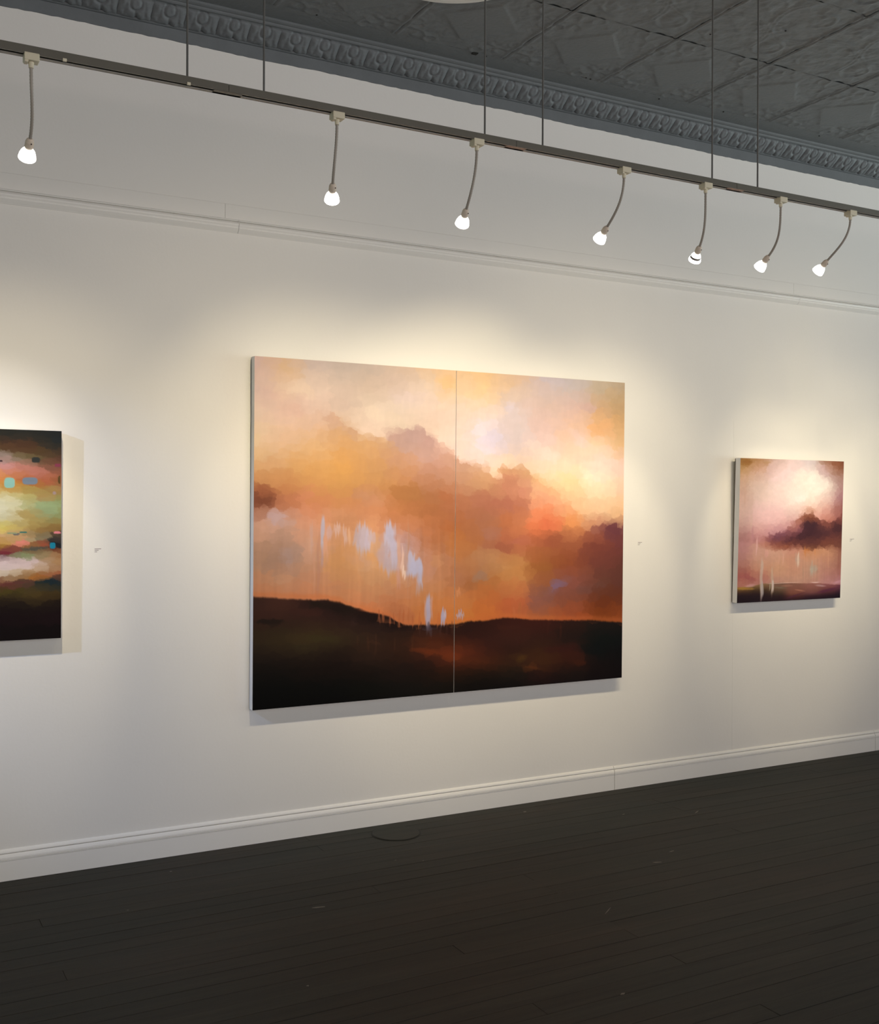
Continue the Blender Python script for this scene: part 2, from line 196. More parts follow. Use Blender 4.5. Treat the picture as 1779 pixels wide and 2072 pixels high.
   ('e',1.314,1.246,0.075,0.012,0,74,38,26,0.6,0.6), ('e',1.638,1.372,0.109,0.03,5,62,28,22,0.6,0.6), ('e',1.739,1.445,0.068,0.015,5,82,38,20,0.6,0.6), 
   ('e',1.841,1.379,0.094,0.046,10,16,20,18,0.7,0.6), ('d',0.323,0.686,0.845,0.0125,197,187,192,0.9), ('d',0.321,0.841,0.919,0.0107,185,160,165,0.5), 
   ('d',0.27,0.73,0.862,0.0106,205,170,150,0.5), ('d',0.285,0.741,1.028,0.0089,215,160,125,0.5), ('d',0.304,0.774,1.062,0.0089,190,135,110,0.4), 
   ('d',0.34,0.752,0.886,0.0162,228,170,135,0.6), ('d',0.356,0.741,0.808,0.018,215,178,165,0.7), ('d',0.396,0.735,0.786,0.0254,222,188,170,0.7), 
   ('d',0.434,0.748,0.82,0.0146,220,185,165,0.7), ('d',0.453,0.753,0.838,0.0092,235,190,150,0.6), ('d',0.52,0.735,0.867,0.0483,199,184,187,0.9), 
   ('d',0.491,0.758,0.821,0.0259,195,174,169,0.8), ('d',0.549,0.767,0.849,0.0299,203,188,192,0.8), ('d',0.578,0.776,0.831,0.015,202,182,182,0.6), 
   ('d',0.66,0.736,0.887,0.0458,193,186,197,0.95), ('d',0.643,0.777,0.85,0.0266,199,188,195,0.8), ('d',0.627,0.823,0.937,0.0417,195,170,165,0.7), 
   ('d',0.667,0.869,0.965,0.0574,193,174,173,0.85), ('d',0.683,0.812,0.938,0.0268,195,184,192,0.8), ('d',0.706,0.801,0.962,0.0154,215,170,140,0.7), 
   ('d',0.726,0.847,0.981,0.0116,232,195,170,0.8), ('d',0.746,0.824,0.997,0.0136,190,160,145,0.6), ('d',0.756,0.732,1.09,0.0058,190,140,105,0.6), 
   ('d',0.773,0.871,0.975,0.0351,191,186,199,0.9), ('d',0.794,0.906,0.987,0.0587,189,186,201,0.95), ('d',0.821,0.918,1.035,0.0197,187,184,199,0.9), 
   ('d',0.807,0.976,1.076,0.0157,190,168,165,0.5), ('d',0.703,0.939,1.031,0.0154,205,160,150,0.4), ('d',0.733,0.939,0.986,0.0155,238,210,185,0.8), 
   ('d',0.862,1.059,1.218,0.0218,183,174,187,0.95), ('d',0.883,1.095,1.205,0.008,205,160,140,0.7), ('d',0.849,1.094,1.187,0.0079,210,160,130,0.6), 
   ('d',0.944,1.14,1.215,0.0181,185,178,193,0.95), ('d',0.956,1.157,1.192,0.0081,207,182,177,0.7), ('d',0.87,1.205,1.258,0.0238,95,85,95,0.6), 
   ('d',0.609,1.137,1.192,0.0076,180,100,60,0.6), ('d',0.628,1.143,1.193,0.0076,190,110,65,0.6), ('d',0.661,1.14,1.195,0.0057,190,110,70,0.6), 
   ('d',0.681,1.156,1.196,0.0077,175,100,60,0.6), ('d',0.711,1.128,1.215,0.0077,190,110,65,0.7), ('d',0.734,1.136,1.212,0.0058,185,105,60,0.7), 
   ('d',0.761,1.137,1.213,0.0058,190,112,65,0.7), ('d',0.781,1.149,1.214,0.0059,185,105,60,0.6), ('d',0.815,1.151,1.216,0.0079,195,112,62,0.7), 
   ('d',0.918,1.155,1.221,0.01,205,120,65,0.7), ('d',0.551,1.253,1.321,0.0075,90,52,30,0.5), ('d',0.59,1.25,1.346,0.0094,84,50,32,0.5), ('d',0.688,1.26,1.325,0.0077,88,52,32,0.5), 
   ('d',0.782,1.265,1.335,0.0078,100,55,30,0.5), ('d',0.5,1.25,1.295,0.0074,84,52,30,0.5), ('d',0.822,1.209,1.256,0.0079,80,50,40,0.5), ('d',0.932,1.215,1.273,0.008,80,48,40,0.5), 
   ('d',0.966,1.216,1.275,0.0081,80,48,40,0.5), ('d',0.994,1.21,1.277,0.0081,90,58,45,0.5), ('d',1.025,1.041,1.079,0.0163,222,150,95,0.7), 
   ('d',1.037,1.155,1.189,0.0246,187,167,172,0.9), ('d',1.049,1.17,1.192,0.0123,200,165,150,0.8), ('d',1.024,1.174,1.188,0.0163,197,172,172,0.8), 
   ('d',1.377,1.138,1.204,0.0131,175,105,60,0.4), ('d',1.624,1.24,1.311,0.0068,90,42,26,0.6), ('d',1.545,1.237,1.294,0.0067,80,38,24,0.5), 
   ('d',1.345,1.144,1.198,0.0108,200,115,70,0.5), ],
}
BLUSH = {
  'sky': [
   (0.011,0.013,150,105,50), (0.141,0.011,170,125,75), (0.274,0.008,195,165,145), (0.409,0.005,215,190,175), (0.546,0.003,205,190,180), (0.687,0,150,105,75), 
   (0.799,-0.002,115,65,40), (0.012,0.059,185,145,90), (0.143,0.056,205,160,130), (0.275,0.054,220,190,175), (0.411,0.052,232,200,188), (0.549,0.05,222,205,190), 
   (0.689,0.047,190,150,130), (0.802,0.045,130,80,50), (0.013,0.104,205,165,130), (0.144,0.102,215,180,155), (0.277,0.1,228,200,185), (0.413,0.099,235,205,190), 
   (0.551,0.097,240,225,200), (0.691,0.095,200,175,165), (0.804,0.093,165,130,115), (0.015,0.16,200,165,135), (0.146,0.158,225,195,170), (0.279,0.157,235,208,190), 
   (0.415,0.156,240,220,198), (0.554,0.154,244,230,205), (0.694,0.153,235,220,195), (0.808,0.152,165,125,115), (0.017,0.221,210,170,145), (0.148,0.22,225,195,172), 
   (0.282,0.219,240,210,190), (0.418,0.218,245,228,205), (0.557,0.218,244,228,202), (0.698,0.217,225,195,175), (0.811,0.216,160,110,110), (0.019,0.282,215,180,155), 
   (0.15,0.282,235,195,180), (0.284,0.281,242,205,190), (0.421,0.281,240,212,190), (0.559,0.281,235,195,170), (0.701,0.281,215,170,150), (0.815,0.281,150,95,85), 
   (0.02,0.333,215,175,155), (0.152,0.333,235,190,175), (0.286,0.333,240,192,178), (0.423,0.334,225,180,165), (0.562,0.334,220,165,145), (0.704,0.334,195,130,110), 
   (0.818,0.335,150,90,75), (0.022,0.384,205,165,145), (0.154,0.385,225,175,160), (0.288,0.386,220,165,155), (0.425,0.386,205,150,140), (0.564,0.387,200,130,110), 
   (0.706,0.388,180,110,90), (0.82,0.389,130,75,65), (0.023,0.436,175,120,110), (0.156,0.437,200,140,130), (0.29,0.438,190,135,135), (0.427,0.439,190,130,125), 
   (0.567,0.441,180,110,100), (0.709,0.442,160,95,85), (0.823,0.443,120,70,60), ],
  'cloud': [
   (0.559,0.281,185,125,95), (0.701,0.281,190,120,100), (0.815,0.281,140,85,75), (0.422,0.323,195,135,110), (0.561,0.323,130,72,48), (0.703,0.324,165,100,80), 
   (0.817,0.324,140,80,68), (0.424,0.365,180,115,95), (0.563,0.366,85,45,42), (0.705,0.367,125,70,55), (0.819,0.367,105,55,48), (0.289,0.407,185,130,130), (0.426,0.408,150,90,95), 
   (0.565,0.409,68,38,42), (0.708,0.41,80,45,45), (0.822,0.41,70,38,38), (0.023,0.441,170,110,105), (0.156,0.442,165,100,100), (0.29,0.443,130,75,80), (0.428,0.445,90,50,52), 
   (0.567,0.446,70,38,40), (0.709,0.447,95,50,45), (0.824,0.448,110,60,50), (0.024,0.472,180,120,105), (0.157,0.473,185,120,95), (0.292,0.475,120,65,58), (0.429,0.476,88,45,42), 
   (0.569,0.478,90,48,42), (0.711,0.48,110,62,48), (0.825,0.481,115,66,50), (0.025,0.498,185,125,110), (0.158,0.499,205,150,125), (0.293,0.501,165,100,70), (0.43,0.503,150,85,58), 
   (0.57,0.505,125,75,50), (0.713,0.507,120,68,50), (0.827,0.508,125,75,58), ],
  'mid': [
   (0.026,0.529,190,135,125), (0.159,0.531,205,155,130), (0.294,0.533,210,160,130), (0.431,0.535,200,140,115), (0.571,0.537,200,140,95), (0.714,0.539,200,145,105), 
   (0.829,0.541,150,95,75), (0.027,0.57,185,130,110), (0.16,0.573,205,155,125), (0.295,0.575,205,155,125), (0.433,0.578,205,150,115), (0.573,0.58,205,150,115), 
   (0.716,0.583,190,135,105), (0.831,0.585,160,110,88), (0.029,0.612,180,120,100), (0.162,0.615,205,150,115), (0.297,0.617,208,155,115), (0.435,0.62,200,145,115), 
   (0.575,0.623,195,150,120), (0.719,0.626,190,135,110), (0.834,0.629,160,105,88), (0.03,0.654,165,90,75), (0.163,0.657,200,135,105), (0.299,0.66,210,160,120), 
   (0.437,0.663,205,150,115), (0.577,0.667,195,150,118), (0.721,0.67,185,130,108), (0.836,0.673,165,105,90), (0.031,0.685,170,95,85), (0.164,0.688,165,90,78), 
   (0.3,0.692,200,145,118), (0.438,0.696,205,155,125), (0.579,0.699,200,145,120), (0.723,0.703,190,130,115), (0.838,0.706,180,120,115), (0.031,0.706,200,140,110), 
   (0.165,0.71,195,145,125), (0.301,0.713,185,140,120), (0.439,0.717,190,145,120), (0.58,0.721,190,140,120), (0.724,0.725,200,145,140), (0.839,0.728,195,140,140), ],
  'ground': [
   (0.032,0.716,190,140,70), (0.165,0.72,150,115,75), (0.301,0.724,130,95,75), (0.44,0.728,140,95,75), (0.581,0.732,155,100,85), (0.724,0.736,150,90,85), (0.84,0.739,120,65,75), 
   (0.032,0.737,150,110,50), (0.166,0.741,85,62,30), (0.302,0.745,125,95,65), (0.44,0.749,135,85,68), (0.582,0.754,135,85,68), (0.725,0.758,120,65,60), (0.841,0.761,95,48,60), 
   (0.033,0.753,52,32,30), (0.167,0.757,45,28,28), (0.303,0.761,60,45,32), (0.441,0.766,135,82,60), (0.582,0.77,125,75,68), (0.726,0.774,75,38,42), (0.842,0.778,38,20,30), 
   (0.034,0.779,40,24,28), (0.167,0.784,42,26,28), (0.304,0.788,45,27,28), (0.442,0.793,80,40,38), (0.584,0.797,50,25,32), (0.728,0.802,34,18,26), (0.843,0.806,32,18,26), 
   (0.035,0.806,34,20,24), (0.168,0.81,34,20,24), (0.305,0.815,38,22,26), (0.443,0.82,36,20,26), (0.585,0.825,32,18,26), (0.729,0.83,32,18,26), (0.845,0.834,30,16,24), ],
  'ctop': [
   (-0.038,0.445), (0.1,0.452), (0.156,0.442), (0.212,0.432), (0.268,0.417), (0.311,0.412), (0.354,0.418), (0.382,0.391), (0.424,0.365), (0.438,0.344), (0.473,0.323), 
   (0.524,0.315), (0.583,0.317), (0.621,0.334), (0.645,0.361), (0.682,0.35), (0.735,0.351), (0.771,0.329), (0.823,0.302), (0.86,0.281), ],
  'cbot': [
   (-0.038,0.461), (0.101,0.473), (0.186,0.497), (0.243,0.511), (0.351,0.515), (0.46,0.511), (0.533,0.512), (0.593,0.519), (0.682,0.509), (0.759,0.518), (0.874,0.531), ],
  'gtop': [
   (-0.03,0.725), (0.039,0.722), (0.109,0.718), (0.193,0.708), (0.322,0.706), (0.468,0.714), (0.58,0.717), (0.693,0.723), (0.77,0.731), (0.886,0.732), ],
  'strokes': [
   ('e',0.045,0.018,0.044,0.016,0,140,92,40,0.7,0.6), ('e',0.197,0.02,0.036,0.007,0,165,115,55,0.6,0.6), ('e',0.755,0.015,0.065,0.014,5,135,80,48,0.6,0.6), 
   ('e',0.241,0.065,0.065,0.032,-50,215,180,165,0.5,0.6), ('e',0.479,0.113,0.087,0.059,0,243,228,202,0.6,0.6), ('e',0.612,0.133,0.102,0.059,20,244,232,208,0.7,0.6), 
   ('e',0.462,0.223,0.065,0.032,-10,246,236,214,0.7,0.6), ('e',0.327,0.089,0.087,0.032,-20,238,204,192,0.5,0.6), ('e',0.265,0.328,0.102,0.048,0,243,198,184,0.6,0.6), 
   ('e',0.439,0.036,0.044,0.037,0,218,198,184,0.4,0.6), ('e',0.645,0.059,0.051,0.032,30,205,175,168,0.6,0.6), ('e',0.56,0.297,0.058,0.021,0,190,135,105,0.6,0.6), 
   ('e',0.425,0.386,0.051,0.032,-50,175,115,100,0.6,0.6), ('e',0.777,0.297,0.044,0.048,-30,165,105,92,0.6,0.6), ('e',0.557,0.382,0.065,0.032,0,62,35,40,0.8,0.6), 
   ('e',0.529,0.43,0.095,0.027,-15,66,36,40,0.8,0.6), ('e',0.648,0.425,0.065,0.032,0,72,40,42,0.7,0.6), ('e',0.783,0.394,0.044,0.032,10,70,38,40,0.7,0.6), 
   ('e',0.312,0.444,0.065,0.021,-10,115,68,78,0.7,0.6), ('e',0.385,0.465,0.065,0.014,-12,85,46,50,0.8,0.6), ('e',0.255,0.464,0.036,0.011,0,125,72,76,0.6,0.6), 
   ('e',0.554,0.329,0.044,0.021,10,120,66,44,0.6,0.6), ('e',0.698,0.377,0.036,0.021,0,125,70,58,0.6,0.6), ('e',0.121,0.462,0.019,0.019,0,165,108,105,0.7,0.6), 
   ('e',0.214,0.495,0.08,0.011,10,190,125,95,0.6,0.6), ('e',0.534,0.528,0.036,0.013,0,195,115,55,0.7,0.6), ('e',0.532,0.483,0.102,0.019,-5,95,52,48,0.6,0.6), 
   ('e',0.343,0.499,0.044,0.007,0,175,100,62,0.7,0.6), ('e',0.704,0.485,0.065,0.021,0,120,68,50,0.6,0.6), ('e',0.591,0.64,0.033,0.032,20,180,165,140,0.7,0.6), 
   ('e',0.463,0.584,0.029,0.032,0,190,160,135,0.5,0.6), ('e',0.086,0.676,0.087,0.014,10,165,90,82,0.7,0.6), ('e',0.036,0.633,0.036,0.011,10,170,105,90,0.6,0.6), 
   ('e',0.511,0.687,0.073,0.016,0,198,150,118,0.4,0.6), ('e',0.095,0.718,0.044,0.009,-5,215,160,150,0.7,0.6), ('e',0.8,0.716,0.044,0.009,-10,208,152,155,0.7,0.6), 
   ('e',0.656,0.734,0.044,0.007,5,200,160,150,0.7,0.6), ('e',0.337,0.709,0.131,0.002,0,228,190,165,0.8,0.4), ('e',0.617,0.714,0.051,0.002,0,235,200,185,0.8,0.4), 
   ('e',0.323,0.735,0.051,0.006,5,125,110,85,0.7,0.6), ('e',0.485,0.756,0.044,0.005,8,185,125,95,0.7,0.6), ('e',0.381,0.726,0.044,0.006,0,165,115,90,0.6,0.6), 
   ('e',0.718,0.763,0.087,0.009,-8,90,40,62,0.7,0.6), ('e',0.06,0.733,0.065,0.007,3,185,140,60,0.8,0.6), ('e',0.442,0.787,0.08,0.005,-12,85,42,58,0.7,0.6), 
   ('d',0.091,0.159,0.41,0.016,214,178,152,0.4), ('d',0.04,0.088,0.282,0.0145,205,165,135,0.35), ('d',0.138,0.442,0.536,0.0087,222,172,158,0.8), 
   ('d',0.105,0.4,0.478,0.0116,190,135,130,0.5), ('d',0.181,0.563,0.8,0.016,205,180,155,0.75), ('d',0.188,0.71,0.806,0.0131,190,178,165,0.8), 
   ('d',0.265,0.612,0.768,0.0145,200,172,140,0.7), ('d',0.27,0.702,0.771,0.0131,215,195,175,0.85), ('d',0.25,0.712,0.754,0.0073,175,165,130,0.7), 
   ('d',0.468,0.546,0.632,0.0116,222,195,165,0.85), ('d',0.45,0.551,0.615,0.0058,190,165,140,0.6), ('d',0.315,0.528,0.597,0.0073,215,160,130,0.6), 
   ('d',0.345,0.544,0.608,0.0087,222,168,140,0.6), ('d',0.581,0.591,0.689,0.0102,180,172,148,0.6), ('d',0.568,0.612,0.688,0.0065,190,170,145,0.5), 
   ('d',0.654,0.549,0.712,0.0145,190,135,112,0.4), ('d',0.714,0.534,0.648,0.0102,205,150,115,0.5), ('d',0.798,0.541,0.65,0.0102,160,100,80,0.5), 
   ('d',0.601,0.527,0.57,0.0087,210,140,90,0.6), ('d',0.519,0.515,0.563,0.0102,205,130,70,0.6), ('d',0.509,0.627,0.708,0.0058,180,145,115,0.5), 
   ('d',0.215,0.516,0.558,0.0218,225,165,145,0.5), ],
}
DUSK = {
  'sky': [
   (0.609,0.01,35,38,35), (0.652,0.009,35,38,35), (0.696,0.007,38,40,38), (0.741,0.005,38,40,38), (0.786,0.004,38,40,38), (0.827,0.002,38,40,38), (0.54,0.013,35,38,35), 
   (0.455,0.016,35,38,35), (0.368,0.019,35,38,35), (0.278,0.022,38,40,38), (0.191,0.026,35,38,35), (0.093,0.029,38,40,38), (0.609,0.036,50,42,35), (0.652,0.034,48,42,35), 
   (0.696,0.033,45,44,38), (0.741,0.031,40,42,38), (0.786,0.03,38,42,42), (0.827,0.028,36,42,42), (0.54,0.038,50,42,35), (0.455,0.041,48,42,35), (0.368,0.044,50,42,35), 
   (0.278,0.047,45,44,38), (0.191,0.05,48,42,35), (0.093,0.053,40,42,38), (0.609,0.059,80,55,35), (0.652,0.058,78,50,38), (0.697,0.056,75,50,35), (0.741,0.055,65,48,32), 
   (0.786,0.054,50,46,38), (0.827,0.052,45,46,44), (0.54,0.061,80,55,35), (0.455,0.064,78,50,38), (0.368,0.067,80,55,35), (0.278,0.069,75,50,35), (0.191,0.072,78,50,38), 
   (0.093,0.075,65,48,32), (0.609,0.082,75,68,38), (0.652,0.081,88,58,45), (0.697,0.08,85,62,40), (0.741,0.079,80,62,38), (0.786,0.077,70,55,35), (0.827,0.076,60,50,42), 
   (0.54,0.084,75,68,38), (0.455,0.087,88,58,45), (0.368,0.089,75,68,38), (0.279,0.092,85,62,40), (0.191,0.094,88,58,45), (0.093,0.097,80,62,38), (0.609,0.106,130,115,105), 
   (0.653,0.104,120,112,80), (0.697,0.103,95,88,55), (0.741,0.102,90,78,52), (0.786,0.101,85,68,48), (0.827,0.1,85,58,48), (0.54,0.107,130,115,105), (0.455,0.11,120,112,80), 
   (0.368,0.112,130,115,105), (0.279,0.114,95,88,55), (0.191,0.116,120,112,80), (0.093,0.119,90,78,52), (0.609,0.129,190,150,145), (0.653,0.128,150,125,125), 
   (0.697,0.127,120,105,75), (0.741,0.126,75,70,50), (0.786,0.125,90,72,48), (0.827,0.124,110,62,55), (0.54,0.13,190,150,145), (0.455,0.132,150,125,125), 
   (0.368,0.134,190,150,145), (0.279,0.137,120,105,75), (0.191,0.139,150,125,125), (0.093,0.141,75,70,50), (0.609,0.152,205,150,150), (0.653,0.151,185,120,115), 
   (0.697,0.15,185,125,105), (0.741,0.149,170,110,100), (0.786,0.148,125,90,65), (0.827,0.148,130,75,70), (0.54,0.154,205,150,150), (0.455,0.155,185,120,115), 
   (0.368,0.157,205,150,150), (0.279,0.159,185,125,105), (0.191,0.161,185,120,115), (0.093,0.163,170,110,100), (0.609,0.175,205,140,90), (0.653,0.175,190,120,90), 
   (0.697,0.174,185,110,95), (0.741,0.173,185,115,105), (0.786,0.172,165,110,85), (0.827,0.171,140,90,60), (0.54,0.177,205,140,90), (0.455,0.178,190,120,90), 
   (0.368,0.18,205,140,90), (0.279,0.181,185,110,95), (0.191,0.183,190,120,90), (0.094,0.185,185,115,105), (0.609,0.199,210,140,70), (0.653,0.198,185,125,65), 
   (0.697,0.197,165,105,50), (0.741,0.197,175,95,70), (0.786,0.196,175,95,65), (0.827,0.195,130,85,50), (0.54,0.2,210,140,70), (0.455,0.201,185,125,65), (0.368,0.202,210,140,70), 
   (0.279,0.204,165,105,50), (0.191,0.205,185,125,65), (0.094,0.207,175,95,70), (0.609,0.227,195,150,75), (0.653,0.226,180,120,50), (0.697,0.225,165,110,50), 
   (0.741,0.225,160,112,55), (0.786,0.224,155,115,65), (0.827,0.224,150,110,80), (0.54,0.227,195,150,75), (0.455,0.228,180,120,50), (0.368,0.23,195,150,75), 
   (0.279,0.231,165,110,50), (0.191,0.232,180,120,50), (0.094,0.233,160,112,55), (0.609,0.245,200,190,130), (0.653,0.245,190,175,105), (0.697,0.244,170,155,85), 
   (0.741,0.244,165,150,80), (0.786,0.243,160,140,75), (0.827,0.243,165,120,85), (0.54,0.246,200,190,130), (0.456,0.247,190,175,105), (0.368,0.248,200,190,130), 
   (0.279,0.249,170,155,85), (0.191,0.249,190,175,105), (0.094,0.25,165,150,80), (0.609,0.268,210,205,165), (0.653,0.268,205,195,150), (0.697,0.268,185,180,115), 
   (0.741,0.267,170,165,110), (0.786,0.267,155,165,105), (0.827,0.267,140,145,85), (0.54,0.269,210,205,165), (0.456,0.27,205,195,150), (0.368,0.27,210,205,165), 
   (0.279,0.271,185,180,115), (0.191,0.272,205,195,150), (0.094,0.272,170,165,110), (0.609,0.301,220,220,190), (0.653,0.301,210,205,165), (0.697,0.301,185,185,130), 
   (0.742,0.3,160,170,120), (0.787,0.3,150,170,125), (0.827,0.3,140,150,95), (0.54,0.301,220,220,190), (0.456,0.302,210,205,165), (0.368,0.302,220,220,190), 
   (0.279,0.302,185,185,130), (0.191,0.303,210,205,165), (0.094,0.303,160,170,120), (0.609,0.338,215,210,180), (0.653,0.338,200,190,145), (0.697,0.338,175,155,100), 
   (0.742,0.338,165,150,95), (0.787,0.338,140,160,120), (0.827,0.338,145,150,95), (0.54,0.338,215,210,180), (0.456,0.338,200,190,145), (0.368,0.338,215,210,180), 
   (0.279,0.338,175,155,100), (0.191,0.338,200,190,145), (0.094,0.338,165,150,95), (0.609,0.366,200,195,140), (0.653,0.366,195,185,125), (0.697,0.366,175,155,95), 
   (0.742,0.367,170,150,90), (0.787,0.367,150,150,95), (0.828,0.367,150,125,65), (0.54,0.366,200,195,140), (0.456,0.366,195,185,125), (0.368,0.365,200,195,140), 
   (0.279,0.365,175,155,95), (0.191,0.365,195,185,125), (0.094,0.364,170,150,90), (0.609,0.385,225,210,95), (0.653,0.385,190,165,100), (0.697,0.385,180,150,80), 
   (0.742,0.385,165,135,75), (0.787,0.386,150,110,60), (0.828,0.386,120,80,45), (0.54,0.384,225,210,95), (0.456,0.384,190,165,100), (0.369,0.383,225,210,95), 
   (0.279,0.383,180,150,80), (0.191,0.383,190,165,100), (0.094,0.382,165,135,75), (0.61,0.408,225,185,140), (0.653,0.408,185,160,110), (0.697,0.409,160,145,105), 
   (0.742,0.409,160,120,65), (0.787,0.409,130,100,60), (0.828,0.41,60,48,42), (0.541,0.407,225,185,140), (0.456,0.407,185,160,110), (0.369,0.406,225,185,140), 
   (0.279,0.405,160,145,105), (0.191,0.405,185,160,110), (0.094,0.404,160,120,65), (0.61,0.427,220,180,130), (0.653,0.427,210,175,130), (0.697,0.428,210,160,120), 
   (0.742,0.428,120,150,125), (0.787,0.428,120,110,95), (0.828,0.429,35,40,42), (0.541,0.426,220,180,130), (0.456,0.425,210,175,130), (0.369,0.424,220,180,130), 
   (0.279,0.423,210,160,120), (0.191,0.422,210,175,130), (0.094,0.421,120,150,125), (0.61,0.45,175,150,55), (0.653,0.45,185,130,65), (0.697,0.451,180,115,50), 
   (0.742,0.452,150,100,55), (0.787,0.452,130,60,45), (0.828,0.453,30,38,42), (0.541,0.449,175,150,55), (0.456,0.448,185,130,65), (0.369,0.447,175,150,55), 
   (0.279,0.446,180,115,50), (0.191,0.445,185,130,65), (0.094,0.443,150,100,55), (0.61,0.469,130,60,60), (0.653,0.469,120,62,45), (0.697,0.47,130,75,45), (0.742,0.471,80,75,70), 
   (0.787,0.471,110,60,45), (0.828,0.472,100,50,32), (0.541,0.468,130,60,60), (0.456,0.466,120,62,45), (0.369,0.465,130,60,60), (0.279,0.464,130,75,45), (0.191,0.462,120,62,45), 
   (0.094,0.461,80,75,70), (0.61,0.49,75,45,45), (0.653,0.49,85,70,55), (0.697,0.491,140,160,110), (0.742,0.492,150,160,105), (0.787,0.493,175,125,85), (0.828,0.493,165,115,70), 
   (0.541,0.488,75,45,45), (0.456,0.487,85,70,55), (0.369,0.485,75,45,45), (0.279,0.484,140,160,110), (0.191,0.482,85,70,55), (0.094,0.481,150,160,105), (0.61,0.515,215,195,190), 
   (0.653,0.516,215,190,185), (0.697,0.517,215,190,185), (0.742,0.518,200,175,160), (0.787,0.519,180,150,110), (0.828,0.519,175,130,80), (0.541,0.514,215,195,190), 
   (0.456,0.512,215,190,185), (0.369,0.51,215,195,190), (0.279,0.508,215,190,185), (0.191,0.507,215,190,185), (0.094,0.505,200,175,160), (0.61,0.543,220,205,195), 
   (0.653,0.544,218,205,190), (0.698,0.545,215,195,180), (0.742,0.546,205,185,165), (0.787,0.547,180,155,120), (0.828,0.548,160,115,75), (0.541,0.541,220,205,195), 
   (0.456,0.539,218,205,190), (0.369,0.537,220,205,195), (0.279,0.535,215,195,180), (0.192,0.533,218,205,190), (0.094,0.531,205,185,165), (0.61,0.571,215,205,185), 
   (0.654,0.572,205,185,150), (0.698,0.573,180,140,85), (0.742,0.574,175,120,55), (0.787,0.576,185,115,65), (0.828,0.577,150,70,45), (0.541,0.569,215,205,185), 
   (0.456,0.567,205,185,150), (0.369,0.565,215,205,185), (0.279,0.562,180,140,85), (0.192,0.56,205,185,150), (0.094,0.557,175,120,55), (0.61,0.592,130,90,45), 
   (0.654,0.593,150,110,50), (0.698,0.594,100,60,50), (0.742,0.596,45,48,50), (0.787,0.597,32,45,50), (0.828,0.598,30,45,50), (0.541,0.59,130,90,45), (0.456,0.588,150,110,50), 
   (0.369,0.585,130,90,45), (0.279,0.582,100,60,50), (0.192,0.58,150,110,50), (0.094,0.577,45,48,50), (0.61,0.608,110,45,55), (0.654,0.61,85,45,50), (0.698,0.611,60,50,40), 
   (0.742,0.612,45,48,42), (0.787,0.614,36,45,45), (0.828,0.615,34,45,48), (0.541,0.606,110,45,55), (0.456,0.604,85,45,50), (0.369,0.601,110,45,55), (0.279,0.598,60,50,40), 
   (0.192,0.595,85,45,50), (0.094,0.593,45,48,42), (0.61,0.636,75,65,30), (0.654,0.638,75,66,30), (0.698,0.639,80,66,32), (0.742,0.641,85,68,35), (0.787,0.642,82,66,34), 
   (0.828,0.644,62,50,28), (0.541,0.634,75,65,30), (0.456,0.631,75,66,30), (0.369,0.628,75,65,30), (0.279,0.625,80,66,32), (0.192,0.622,75,66,30), (0.094,0.619,85,68,35), 
   (0.61,0.664,45,35,25), (0.654,0.666,50,40,25), (0.698,0.667,70,58,30), (0.742,0.669,65,52,28), (0.787,0.671,60,46,25), (0.828,0.672,50,38,22), (0.541,0.662,45,35,25), 
   (0.456,0.658,50,40,25), (0.369,0.655,45,35,25), (0.279,0.652,70,58,30), (0.192,0.649,50,40,25), (0.094,0.645,65,52,28), (0.61,0.692,30,22,18), (0.654,0.694,28,20,18), 
   (0.698,0.696,32,26,20), (0.742,0.697,34,26,20), (0.787,0.699,32,24,20), (0.828,0.701,28,20,18), (0.541,0.689,30,22,18), (0.456,0.686,28,20,18), (0.369,0.682,30,22,18), 
   (0.279,0.679,32,26,20), (0.192,0.675,28,20,18), (0.094,0.671,34,26,20), (0.61,0.729,26,16,18), (0.654,0.731,26,16,18), (0.698,0.733,26,17,16), (0.742,0.735,28,17,18), 
   (0.787,0.737,30,18,20), (0.828,0.739,28,17,18), (0.541,0.726,26,16,18), (0.456,0.723,26,16,18), (0.369,0.719,26,16,18), (0.28,0.715,26,17,16), (0.192,0.711,26,16,18), 
   (0.094,0.707,28,17,18), (0.61,0.804,20,14,14), (0.654,0.806,20,14,14), (0.698,0.809,20,14,14), (0.743,0.811,20,14,14), (0.788,0.813,20,14,14), (0.829,0.815,20,14,14), 
   (0.541,0.8,20,14,14), (0.457,0.796,20,14,14), (0.369,0.791,20,14,14), (0.28,0.787,20,14,14), (0.192,0.782,20,14,14), (0.094,0.777,20,14,14), ],
  'strokes': [
   ('e',0.631,0.105,0.051,0.012,15,150,135,130,0.6,0.5), ('e',0.688,0.146,0.054,0.014,15,190,125,110,0.6,0.5), ('e',0.622,0.138,0.023,0.007,10,215,160,165,0.6,0.5), 
   ('e',0.631,0.287,0.059,0.027,0,220,218,180,0.6,0.5), ('e',0.773,0.3,0.05,0.029,20,150,172,128,0.6,0.5), ('e',0.715,0.348,0.045,0.028,20,172,150,88,0.7,0.5), 
   ('e',0.791,0.353,0.012,0.019,-30,138,165,130,0.6,0.5), ('e',0.631,0.334,0.027,0.019,0,200,200,165,0.5,0.5), ('e',0.759,0.263,0.027,0.01,-20,180,125,85,0.5,0.5), 
   ('e',0.791,0.205,0.023,0.014,0,172,98,70,0.5,0.5), ('e',0.813,0.029,0.027,0.052,0,36,42,44,0.6,0.5), ('e',0.658,0.525,0.099,0.024,0,222,200,196,0.6,0.5), 
